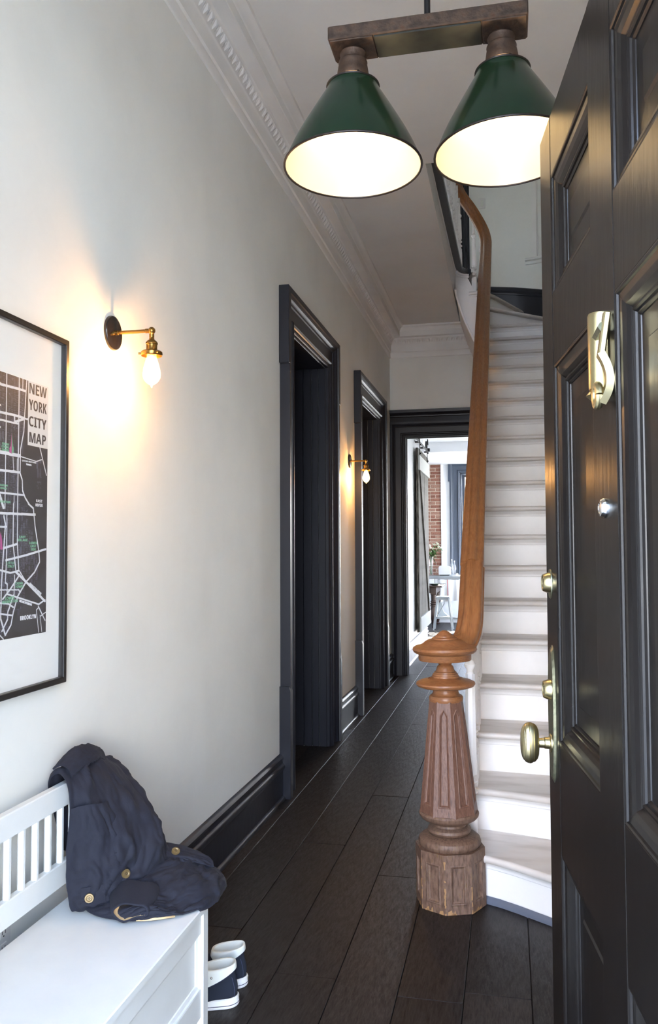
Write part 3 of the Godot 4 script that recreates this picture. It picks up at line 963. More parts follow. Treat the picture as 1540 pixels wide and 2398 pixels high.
func newel():
	var t := thing("newel_post", "stout turned and eight-sided brown newel post at the foot of the stairs", "newel post", Vector3(-0.249, 0, -3.512))
	var o := Vector3(-0.249, 0, -3.512)
	var turn := deg_to_rad(-5.0)
	var at := func(a: float, r: float, y: float) -> Vector3: return o + Vector3(r * sin(a + turn), y, r * cos(a + turn))
	# plinth: eight sides with sunk rectangular panels, a corner towards the viewer
	var st := S()
	for s in 8:
		var a0 = TAU * s / 8.0
		var a1 := TAU * (s + 1) / 8.0
		var R := 0.143
		var f := func(u: float, v: float) -> Vector3: return at.call(a0, R, 0.232 * v).lerp(at.call(a1, R, 0.232 * v), u)
		var nrm: Vector3 = (at.call((a0 + a1) / 2, 1.0, 0) - o).normalized()
		sunk(st, f, [Vector2(0, 0), Vector2(1, 0), Vector2(1, 1), Vector2(0, 1)], [Vector2(0.2, 0.15), Vector2(0.8, 0.15), Vector2(0.8, 0.82), Vector2(0.2, 0.82)], 0.47, -nrm * 0.008, o + Vector3(0, 0.116, 0))
		tri(st, o + Vector3(0, 0.232, 0), at.call(a0, R, 0.232), at.call(a1, R, 0.232))
	obj("plinth", st, M.worn_wood, t, "worn eight-sided foot with chipped sunk panels")
	var plinth: Node = t.get_node("plinth")
	# bare wood where the corners and the foot have been knocked
	var rng := RandomNumberGenerator.new()
	rng.seed = 14
	st = S()
	for s in [-2, -1, 0, 1]:
		var a0 = TAU * s / 8.0
		var v0 := 0.0
		while v0 < 0.86:
			var v1 := v0 + rng.randf_range(0.03, 0.10)
			if rng.randf() < (0.75 if v0 < 0.45 else 0.4):
				for sd in [-1.0, 1.0]:
					var w0 := rng.randf_range(0.01, 0.05)
					var w1 := rng.randf_range(0.01, 0.05)
					var e := func(u: float, v: float) -> Vector3:
						var p: Vector3 = at.call(a0, 0.1436, 0.232 * v).lerp(at.call(a0 + sd * TAU / 8.0, 0.1436, 0.232 * v), u)
						return p
					oquad(st, e.call(0, v0), e.call(w0, v0), e.call(w1, v1), e.call(0, v1), o)
			v0 = v1
		for k in 5:
			var u0 := rng.randf_range(0.02, 0.8)
			var u1 := u0 + rng.randf_range(0.06, 0.2)
			var hh := rng.randf_range(0.02, 0.09)
			var e2 := func(u: float, v: float) -> Vector3:
				return at.call(a0, 0.1436, 0.232 * v).lerp(at.call(a0 + TAU / 8.0, 0.1436, 0.232 * v), minf(u, 1.0))
			oquad(st, e2.call(u0, 0.0), e2.call(u1, 0.0), e2.call(u1 - 0.03, hh), e2.call(u0 + 0.02, hh * 0.7), o)
	obj("worn_patch", st, M.bare_wood, plinth, "chipped patches of bare pale wood")
	var xf := Transform3D(Basis(), o)
	st = S()
	lathe(st, [Vector2(0.118, 0.230), Vector2(0.1255, 0.238), Vector2(0.128, 0.250), Vector2(0.124, 0.263), Vector2(0.112, 0.272), Vector2(0.092, 0.277), Vector2(0.078, 0.279), Vector2(0.084, 0.283), Vector2(0.089, 0.292), Vector2(0.087, 0.302), Vector2(0.078, 0.309), Vector2(0.070, 0.312), Vector2(0.068, 0.320), Vector2(0.074, 0.327), Vector2(0.095, 0.332), Vector2(0.113, 0.342), Vector2(0.121, 0.352), Vector2(0.123, 0.362), Vector2(0.118, 0.370), Vector2(0.08, 0.371)], 40, xf)
	obj("base_turning", st, M.worn_wood, t)
	# tapered shaft with pointed sunk panels
	st = S()
	for s in 8:
		var a0 := TAU * (s - 0.5) / 8.0
		var a1 := TAU * (s + 0.5) / 8.0
		var f := func(u: float, v: float) -> Vector3:
			var R := lerpf(0.1215, 0.0705, v)
			var y := lerpf(0.366, 0.820, v)
			return at.call(a0, R, y).lerp(at.call(a1, R, y), u)
		var nrm: Vector3 = (at.call((a0 + a1) / 2, 1.0, 0) - o).normalized()
		sunk(st, f, [Vector2(0, 0), Vector2(1, 0), Vector2(1, 0.895), Vector2(0.5, 1), Vector2(0, 0.895)], [Vector2(0.22, 0.085), Vector2(0.78, 0.085), Vector2(0.78, 0.885), Vector2(0.5, 0.935), Vector2(0.22, 0.885)], 0.18, -nrm * 0.0075, o + Vector3(0, 0.6, 0))
		otri(st, f.call(0, 0.895), f.call(0.5, 1), f.call(0, 1), o + Vector3(0, 0.6, 0))
		otri(st, f.call(1, 0.895), f.call(0.5, 1), f.call(1, 1), o + Vector3(0, 0.6, 0))
	obj("shaft", st, M.newel_wood, t, "tapering eight-sided shaft with pointed sunk panels")
	st = S()
	lathe(st, [Vector2(0.06, 0.812), Vector2(0.068, 0.815), Vector2(0.0705, 0.822), Vector2(0.0705, 0.832), Vector2(0.066, 0.839), Vector2(0.060, 0.841), Vector2(0.054, 0.848), Vector2(0.0515, 0.862), Vector2(0.054, 0.868), Vector2(0.075, 0.869), Vector2(0.1, 0.872), Vector2(0.117, 0.878), Vector2(0.1225, 0.886), Vector2(0.1205, 0.893), Vector2(0.108, 0.899), Vector2(0.085, 0.905), Vector2(0.072, 0.909), Vector2(0.07, 0.907), Vector2(0.066, 0.910), Vector2(0.057, 0.914), Vector2(0.056, 0.920), Vector2(0.0525, 0.922), Vector2(0.0515, 0.928), Vector2(0.047, 0.930), Vector2(0.046, 0.935), Vector2(0.040, 0.938), Vector2(0.0365, 0.946), Vector2(0.034, 0.957), Vector2(0.028, 0.964), Vector2(0.0255, 0.966), Vector2(0.028, 0.970), Vector2(0.033, 0.974), Vector2(0.034, 0.988)], 40, xf)
	obj("neck_turning", st, M.cap_wood, t)
	st = S()
	lathe(st, [Vector2(0.0, 0.984), Vector2(0.107, 0.984), Vector2(0.109, 0.987), Vector2(0.109, 1.006), Vector2(0.111, 1.010), Vector2(0.120, 1.013), Vector2(0.129, 1.019), Vector2(0.1335, 1.028), Vector2(0.131, 1.037), Vector2(0.122, 1.042), Vector2(0.108, 1.045), Vector2(0.092, 1.052), Vector2(0.080, 1.062), Vector2(0.066, 1.069), Vector2(0.054, 1.071), Vector2(0.053, 1.075), Vector2(0.048, 1.078), Vector2(0.040, 1.079), Vector2(0.039, 1.084), Vector2(0.034, 1.087), Vector2(0.031, 1.089), Vector2(0.025, 1.095), Vector2(0.018, 1.101), Vector2(0.010, 1.105), Vector2(0.0, 1.107)], 44, xf)
	obj("cap", st, M.cap_wood, t, "broad turned cap with stepped rings")
	t.rotation.z = deg_to_rad(0.9)

# ---------------------------------------------------------------- lamps
func pendant():
	var t := thing("pendant_light", "hanging double lamp of two green enamel shades under a rusty steel bar", "ceiling lamp", Vector3(-0.207, 2.93, -2.33))
	var bar := S()
	var b0 := Vector3(-0.487, 2.906, -2.275)
	var b1 := Vector3(0.073, 2.946, -2.392)
	box(bar, b0, b1, 0.003)
	var tilt := Transform3D(Basis(Vector3(0, 0, 1), deg_to_rad(-1.5)), Vector3.ZERO)
	obj("bar", bar, M.rusty_steel, t, "rusty rectangular steel channel")
	boxm("cover_plate", Vector3(-0.355, 2.901, -2.282), Vector3(-0.055, 2.907, -2.386), 0.001, M.green_steel, t)
	boxm("end_plate", Vector3(-0.482, 2.902, -2.28), Vector3(-0.358, 2.907, -2.388), 0.001, M.rusty_steel, t)
	boxm("end_plate", Vector3(-0.052, 2.902, -2.28), Vector3(0.068, 2.907, -2.388), 0.001, M.rusty_steel, t)
	var rod := S()
	tube(rod, [Vector3(-0.207, 2.945, -2.333), Vector3(-0.207, 3.95, -2.333)], 0.009, 12)
	obj("rod", rod, M.black_iron, t)
	var cp := S()
	lathe(cp, [Vector2(0.012, 3.925), Vector2(0.05, 3.935), Vector2(0.065, 3.96), Vector2(0.067, 3.98)], 24, Transform3D(Basis(), Vector3(-0.207, 0, -2.333)))
	obj("canopy", cp, M.black_iron, t)
	for s in [0, 1]:
		var c: Vector3 = Vector3(-0.426, 2.552, -2.333) if s == 0 else Vector3(0.008, 2.552, -2.346)
		var X := Transform3D(Basis(Vector3(1, 0, 0), deg_to_rad(-1.8)) * Basis(Vector3(0, 0, 1), deg_to_rad(0.0 if s == 0 else 1.5)), c)
		var st := S()
		lathe(st, [Vector2(0.034, 0.298), Vector2(0.0335, 0.362)], 24, X)
		lathe(st, [Vector2(0.048, 0.350), Vector2(0.048, 0.357)], 24, X)
		obj("pipe", st, M.green_steel, t)
		st = S()
		lathe(st, [Vector2(0.0, 0.267), Vector2(0.0465, 0.267), Vector2(0.0475, 0.272), Vector2(0.0455, 0.288), Vector2(0.0415, 0.312), Vector2(0.0425, 0.316), Vector2(0.0415, 0.319), Vector2(0.038, 0.322), Vector2(0.037, 0.338), Vector2(0.039, 0.343), Vector2(0.036, 0.348), Vector2(0.033, 0.350)], 28, X)
		obj("lamp_holder", st, M.rusty_steel, t)
		# bell of enamelled steel with a rolled rim, open at the top round the holder
		st = S()
		var prof := [Vector2(0.0755, 0.243), Vector2(0.0775, 0.233), Vector2(0.083, 0.222), Vector2(0.092, 0.207), Vector2(0.107, 0.182), Vector2(0.124, 0.153), Vector2(0.142, 0.122), Vector2(0.160, 0.090), Vector2(0.176, 0.058), Vector2(0.190, 0.026), Vector2(0.1985, 0.004)]
		var rv := prof.duplicate(); rv.reverse()
		lathe(st, rv, 56, X)
		var sh := obj("shade", st, M.green_enamel, t, "dark green enamelled bell shade, white inside")
		st = S()
		var inn := []
		for p in prof: inn.append(Vector2(p.x - 0.0025, p.y - 0.0012))
		lathe(st, inn, 56, X)
		obj("shade_lining", st, M.white_enamel, sh)
		st = S()
		var rim := []
		for i in 9: rim.append(Vector2(0.1985 + 0.0035 * cos(TAU * i / 8.0), 0.003 + 0.0035 * sin(TAU * i / 8.0)))
		lathe(st, rim, 56, X)
		var r2 := []
		for i in 9: r2.append(Vector2(0.0755 + 0.003 * cos(TAU * i / 8.0), 0.244 + 0.003 * sin(TAU * i / 8.0)))
		lathe(st, r2, 40, X)
		obj("rim", st, M.dark_rim, sh)
		st = S()
		for k in 3:
			var a := TAU * k / 3.0 + 0.5
			tube(st, [X * Vector3(0.044 * sin(a), 0.270, 0.044 * cos(a)), X * Vector3(0.074 * sin(a), 0.242, 0.074 * cos(a))], 0.003, 6)
		obj("bracket", st, M.dark_rim, t)
		st = S()
		lathe(st, [Vector2(0.0, 0.158), Vector2(0.014, 0.160), Vector2(0.026, 0.170), Vector2(0.030, 0.185), Vector2(0.029, 0.20), Vector2(0.022, 0.22), Vector2(0.0165, 0.24), Vector2(0.015, 0.268)], 20, X)
		obj("bulb", st, M.pendant_glow, t)
		omni("pendant_bulb", X * Vector3(0, 0.195, 0), 0.0034, Color(1.0, 0.87, 0.68), 0.028, t)

func sconce() -> Node3D:
	# built at the origin of its backplate; the wall is the plane x = 0
	var t := thing("wall_sconce", "nearer brass wall sconce with a bare glowing filament bulb, beside the framed map", "wall lamp", Vector3.ZERO, "bare-bulb wall sconces")
	var wallx := Transform3D(Basis(Vector3(0, 0, 1), -PI / 2), Vector3.ZERO)
	var st := S()
	lathe(st, [Vector2(0.0585, 0.0), Vector2(0.0585, 0.006), Vector2(0.0565, 0.0105), Vector2(0.052, 0.0125), Vector2(0.0, 0.0135)], 40, wallx)
	obj("backplate", st, M.black_enamel, t)
	st = S()
	for p in [Vector2(0.018, -0.026), Vector2(-0.018, 0.026)]:
		lathe(st, [Vector2(0.0042, 0.012), Vector2(0.0042, 0.020), Vector2(0.003, 0.022), Vector2(0, 0.022)], 10, Transform3D(wallx.basis, Vector3(0, p.x * 0.6, p.y)))
	obj("screw", st, M.aged_brass, t)
	st = S()
	lathe(st, [Vector2(0.0085, 0.012), Vector2(0.0085, 0.024), Vector2(0.0062, 0.026), Vector2(0.0062, 0.122), Vector2(0.0078, 0.124), Vector2(0.0078, 0.134), Vector2(0.006, 0.136)], 16, wallx)
	obj("arm", st, M.aged_brass, t)
	st = S()
	ball(st, Vector3(0.146, 0, 0), 0.0125, 18)
	obj("ball_joint", st, M.aged_brass, t)
	var D := Transform3D(Basis(), Vector3(0.146, 0, 0))
	st = S()
	lathe(st, [Vector2(0.0345, -0.0865), Vector2(0.0365, -0.083), Vector2(0.036, -0.074), Vector2(0.031, -0.070), Vector2(0.0195, -0.0665), Vector2(0.0185, -0.064), Vector2(0.0185, -0.048), Vector2(0.0205, -0.046), Vector2(0.0205, -0.042), Vector2(0.017, -0.037), Vector2(0.0095, -0.031), Vector2(0.008, -0.024), Vector2(0.0085, -0.023), Vector2(0.0085, -0.012)], 28, D)
	lathe(st, [Vector2(0.0345, -0.0865), Vector2(0.033, -0.079), Vector2(0.018, -0.076)], 28, D)
	obj("socket", st, M.aged_brass, t)
	st = S()
	for k in 3:
		var a := TAU * k / 3.0 + 0.9
		tube(st, [D * Vector3(0.034 * sin(a), -0.079, 0.034 * cos(a)), D * Vector3(0.044 * sin(a), -0.079, 0.044 * cos(a))], 0.0035, 8)
	obj("thumb_screw", st, M.aged_brass, t)
	st = S()
	lathe(st, [Vector2(0.0, -0.196), Vector2(0.003, -0.193), Vector2(0.0035, -0.187), Vector2(0.012, -0.182), Vector2(0.022, -0.174), Vector2(0.0285, -0.162), Vector2(0.0305, -0.149), Vector2(0.028, -0.13), Vector2(0.0225, -0.109), Vector2(0.0165, -0.090), Vector2(0.0145, -0.078)], 28, D)
	var bulb := obj("bulb", st, M.bulb_glass, t)
	st = S()
	lathe(st, [Vector2(0.0, -0.171), Vector2(0.009, -0.169), Vector2(0.0145, -0.162), Vector2(0.016, -0.150), Vector2(0.0135, -0.124), Vector2(0.010, -0.112), Vector2(0.004, -0.106), Vector2(0.004, -0.084), Vector2(0, -0.083)], 18, D)
	obj("filament", st, M.sconce_glow, bulb)
	omni("sconce_bulb", Vector3(0.146, -0.142, 0), 0.0065, Color(1.0, 0.72, 0.42), 0.012, t)
	return t

func sconces():
	var a := sconce()
	a.position = Vector3(XL, 2.188, -2.60)
	var b := copy(a, "small far wall sconce with a bare glowing bulb, between the two dark doorways")
	b.position = Vector3(XL, 2.19, -6.94)

# ---------------------------------------------------------------- framed map
func draw_line(im: Image, a: Vector2, b: Vector2, w: float, c: Color, k: float):
	var n := int(ceil(a.distance_to(b) * k)) + 1
	var h := int(maxf(1.0, w * k))
	for i in n:
		var p := a.lerp(b, float(i) / n) * k
		im.fill_rect(Rect2i(im.get_width() - int(p.x) - h / 2, int(p.y) - h / 2, h, h), c)

func fill_poly(im: Image, poly: Array, c: Color, k: float):
	var pp := PackedVector2Array(poly)
	var lo: Vector2 = poly[0]
	var hi: Vector2 = poly[0]
	for p in poly:
		lo = lo.min(p); hi = hi.max(p)
	for y in range(int(lo.y * k), int(hi.y * k)):
		for x in range(int(lo.x * k), int(hi.x * k)):
			var q := Vector2(x / k, y / k)
			if Geometry2D.is_point_in_polygon(q, pp):
				var px := im.get_width() - 1 - x
				if px >= 0 and px < im.get_width() and y >= 0 and y < im.get_height(): im.set_pixel(px, y, c)

func letters(txt: String, a: Vector2, b: Vector2, m: Material, parent: Node, org: Vector3, rot := 0.0, condensed := true):
	# a, b: upper left and lower right corner in millimetres from the print's upper right corner, leftwards and downwards
	var tm := TextMesh.new()
	tm.text = txt
	var sf := SystemFont.new()
	sf.font_names = PackedStringArray(["Droid Sans"])
	sf.font_weight = 700
	tm.font = sf
	tm.font_size = 64
	tm.pixel_size = 0.001
	tm.depth = 0.02
	var bb := tm.get_aabb()
	var w := absf(a.x - b.x) / 1000.0
	var h := absf(b.y - a.y) / 1000.0
	if rot != 0.0:
		w = a.distance_to(b) / 1000.0
		h = 0.0065
	var sx := w / maxf(bb.size.x, 0.001)
	var sy := h / maxf(bb.size.y, 0.001)
	var mid := (a + b) / 2000.0
	var B := Basis(Vector3(0, 0, -1), Vector3.UP, Vector3.RIGHT)
	if rot != 0.0: B = Basis(Vector3.RIGHT, rot) * B
	B = B * Basis.from_scale(Vector3(sx, sy, 0.02))
	var c := bb.get_center()
	var xf := Transform3D(B, org + Vector3(0.0003, -mid.y, mid.x))
	xf.origin -= B * Vector3(c.x, c.y, 0)
	mesh_at("lettering", tm, m, parent, xf)

func framed_map():
	var zr := -2.270
	var zl := -1.46
	var y0 := 1.057
	var y1 := 2.079
	var t := thing("framed_map", "large black framed city map print with a wide white mount on the left wall", "picture", Vector3(XL, y0, (zr + zl) / 2))
	var st := S()
	var pr := [Vector2(0, 0), Vector2(0, 0.026), Vector2(0.002, 0.029), Vector2(0.016, 0.029), Vector2(0.0175, 0.027), Vector2(0.0175, 0.008)]
	rect_frame(st, Vector3(XL, y0, zl), Vector3(0, 0, -1), Vector3.UP, Vector3.RIGHT, zl - zr, y1 - y0, pr, true)
	obj("frame", st, M.frame_black, t)
	boxm("mount", Vector3(XL + 0.004, y0 + 0.01, zl - 0.01), Vector3(XL + 0.0115, y1 - 0.01, zr + 0.01), 0.0, M.mat_board, t)
	# the print: a strip of streets as flat ink
	var k := 1.45
	var W := 632.0
	var Hh := 708.0
	var im := Image.create(int(W * k), int(Hh * k), false, Image.FORMAT_RGB8)
	var ink := Color(0.10, 0.085, 0.09)
	im.fill(ink)
	var rng := RandomNumberGenerator.new()
	rng.seed = 12
	var block := Color(0.29, 0.29, 0.36)
	var land := func(x: float, y: float) -> float:
		# distance of the river bank from the right edge
		var bank := 118.0
		for q in [[0, 113], [110, 122], [197, 139], [262, 140], [309, 128], [346, 95], [400, 64], [475, 44], [506, 38], [560, 104], [640, 165], [698, 200]]:
			if y >= q[0]: bank = q[1]
		return bank
	for by in range(0, 700, 6):
		for bx in range(30, 620, 13):
			var bank: float = land.call(bx, by)
			var far := bx < bank - 8.0
			if far and not (by > 182 and by < 300 and bx < 45 and rng.randf() < 0.4) and not (by > 560 and bx < 40 and rng.randf() < 0.3): continue
			var n := rng.randi_range(1, 3)
			for i in n:
				var ww := rng.randf_range(2.0, 10.0)
				var hh := rng.randf_range(1.5, 4.2) if rng.randf() < 0.9 else rng.randf_range(8, 24)
				var xx := bx + rng.randf_range(0, 6)
				if xx < bank + 2 and not far: continue
				im.fill_rect(Rect2i(im.get_width() - int((xx + ww) * k), int((by + rng.randf_range(0, 3)) * k), int(ww * k), int(hh * k)), block.lerp(ink, rng.randf_range(0.0, 0.5)))
	var road := Color(0.80, 0.815, 0.825)
	var streets := [
		[7.0, Vector2(235, 35), Vector2(149, 32), Vector2(118, 32)],
		[7.0, Vector2(233, 109), Vector2(167, 107), Vector2(119, 108)],
		[5.0, Vector2(122, 109), Vector2(100, 108)],
		[5.6, Vector2(233, 129), Vector2(147, 128)],
		[10.0, Vector2(231, 214), Vector2(139, 215)],
		[7.0, Vector2(230, 262), Vector2(141, 260)],
		[6.0, Vector2(229, 321), Vector2(117, 321)],
		[4.8, Vector2(205, 1), Vector2(206, 361)],
		[5.2, Vector2(147, 1), Vector2(148, 358)],
		[3.6, Vector2(130, 2), Vector2(130, 33)],
		[4.4, Vector2(111, 2), Vector2(120, 110), Vector2(122, 145), Vector2(137, 197), Vector2(138, 262), Vector2(127, 280), Vector2(125, 309), Vector2(112, 328), Vector2(91, 346), Vector2(73, 355)],
		[3.0, Vector2(172, 222), Vector2(168, 258)],
		[2.4, Vector2(153, 224), Vector2(153, 255)],
		[4.0, Vector2(165, 326), Vector2(166, 359)],
		[2.8, Vector2(137, 216), Vector2(58, 222), Vector2(31, 214)],
		[3.6, Vector2(41, 181), Vector2(5, 257)],
		[7.0, Vector2(229, 328), Vector2(212, 361)],
		[6.0, Vector2(167, 112), Vector2(166, 125), Vector2(125, 112)],
		[7.0, Vector2(228, 375), Vector2(62, 373)],
		[5.6, Vector2(227, 411), Vector2(196, 410)],
		[5.2, Vector2(211, 382), Vector2(203, 403), Vector2(212, 494), Vector2(218, 573), Vector2(219, 652), Vector2(199, 694)],
		[4.4, Vector2(197, 380), Vector2(196, 402), Vector2(196, 494), Vector2(200, 558), Vector2(191, 563), Vector2(192, 586)],
		[4.4, Vector2(167, 348), Vector2(167, 454), Vector2(153, 526)],
		[4.4, Vector2(148, 347), Vector2(147, 454), Vector2(139, 524)],
		[5.6, Vector2(210, 467), Vector2(149, 456)],
		[6.0, Vector2(198, 499), Vector2(108, 487), Vector2(4, 470)],
		[4.8, Vector2(96, 344), Vector2(71, 355), Vector2(61, 407), Vector2(41, 475), Vector2(36, 506), Vector2(62, 535), Vector2(103, 560), Vector2(143, 598), Vector2(162, 639), Vector2(172, 672), Vector2(199, 698)],
		[5.0, Vector2(225, 524), Vector2(178, 533), Vector2(139, 528)],
		[5.6, Vector2(153, 531), Vector2(103, 560), Vector2(5, 620)],
		[4.4, Vector2(133, 538), Vector2(175, 575), Vector2(212, 602)],
		[3.2, Vector2(139, 526), Vector2(103, 560)],
		[4.0, Vector2(223, 576), Vector2(138, 580), Vector2(132, 587)],
		[4.8, Vector2(191, 589), Vector2(38, 626), Vector2(5, 615)],
		[4.4, Vector2(158, 540), Vector2(160, 592), Vector2(187, 636), Vector2(187, 655), Vector2(213, 686)],
		[4.4, Vector2(223, 611), Vector2(185, 615), Vector2(162, 626)],
		[4.8, Vector2(222, 639), Vector2(167, 647)],
		[2.8, Vector2(38, 635), Vector2(50, 641), Vector2(37, 705)],
		[2.8, Vector2(31, 658), Vector2(21, 705)],
		[3.6, Vector2(41, 631), Vector2(4, 675)],
		[2.8, Vector2(28, 660), Vector2(1, 651)],
		[2.8, Vector2(221, 695), Vector2(205, 707)]
	]
	# further avenues towards the hidden left part of the sheet
	for i in 9:
		streets.append([5.5, Vector2(262 + i * 44, 0), Vector2(258 + i * 44, 705)])
	for i in 12:
		streets.append([5.5, Vector2(232, 32 + i * 58), Vector2(630, 36 + i * 58)])
	for s in streets:
		for i in range(1, s.size() - 1): draw_line(im, s[i], s[i + 1], s[0], road, k)
	fill_poly(im, [Vector2(103, 0), Vector2(0, 0), Vector2(0, 180), Vector2(103, 180)], Color(0.80, 0.80, 0.79), k)
	var pink := Color(0.70, 0.27, 0.52)
	var green := Color(0.36, 0.60, 0.44)
	fill_poly(im, [Vector2(178, 152), Vector2(183, 193), Vector2(189, 198), Vector2(189, 210), Vector2(178, 213)], pink, k)
	fill_poly(im, [Vector2(178, 152), Vector2(172, 190), Vector2(168, 197), Vector2(169, 208), Vector2(178, 213)], green, k)
	fill_poly(im, [Vector2(223, 421), Vector2(228, 446), Vector2(229, 471), Vector2(223, 471)], pink, k)
	fill_poly(im, [Vector2(223, 421), Vector2(216, 446), Vector2(214, 470), Vector2(223, 471)], pink, k)
	var pm := mat("map_print", Color(1, 1, 1), 0.55)
	pm.albedo_texture = ImageTexture.create_from_image(im)
	var o := Vector3(XL + 0.0118, 1.921, -2.1815)
	st = S()
	var a := o
	var b := o + Vector3(0, 0, W / 1000.0)
	var dn := Vector3(0, -Hh / 1000.0, 0)
	for v in [[b, Vector2(0, 0)], [a, Vector2(1, 0)], [a + dn, Vector2(1, 1)], [b, Vector2(0, 0)], [a + dn, Vector2(1, 1)], [b + dn, Vector2(0, 1)]]:
		st.set_smooth_group(-1)
		st.set_uv(v[1])
		st.add_vertex(v[0])
	var pp := obj("map_print", st, pm, t)
	for l in [["NEW", 97, 4, 8, 34], ["YORK", 98, 50, 8, 80], ["CITY", 98, 97, 8, 126], ["MAP", 95, 142, 10, 171]]: letters(l[0], Vector2(l[1], l[2]), Vector2(l[3], l[4]), M.print_ink, pp, o)
	for l in [["EAST", 57, 329, 25, 337], ["RIVER", 60, 341, 23, 349], ["BROOKLYN", 129, 652, 52, 664], ["QUEENS MIDTOWN", 130, 224, 60, 229], ["TUNNEL", 110, 232, 82, 237]]: letters(l[0], Vector2(l[1], l[2]), Vector2(l[3], l[4]), M.print_white, pp, o)
	letters("MANHATTAN BRIDGE", Vector2(85, 565), Vector2(26, 598), M.print_white, pp, o, -0.51)
	letters("BROOKLYN BRIDGE", Vector2(134, 610), Vector2(73, 625), M.print_white, pp, o, -0.24)
	for l in [["EAST", 138, 433, 108, 439], ["VILLAGE", 146, 441, 99, 448], ["LOWER", 89, 449, 49, 456], ["EAST", 83, 458, 55, 465], ["SIDE", 82, 467, 56, 474], ["LITTLE", 196, 503, 159, 510], ["ITALY", 191, 512, 160, 519], ["CHINA", 155, 559, 118, 566], ["TOWN", 155, 568, 118, 575], ["LOWER", 200, 596, 158, 604], ["MANHATTAN", 213, 605, 142, 613], ["GRAND", 222, 187, 192, 193], ["CENTRAL", 224, 195, 191, 201], ["TERMINAL", 224, 203, 190, 209], ["MADISON", 236, 298, 196, 303], ["SQUARE", 232, 306, 199, 312], ["MANHATTAN", 246, 341, 182, 347]]: letters(l[0], Vector2(l[1], l[2]), Vector2(l[3], l[4]), M.print_green, pp, o)
	boxm("glazing", Vector3(XL + 0.0185, y0 + 0.014, zl - 0.014), Vector3(XL + 0.0205, y1 - 0.014, zr + 0.014), 0.0, M.picture_glass, t)

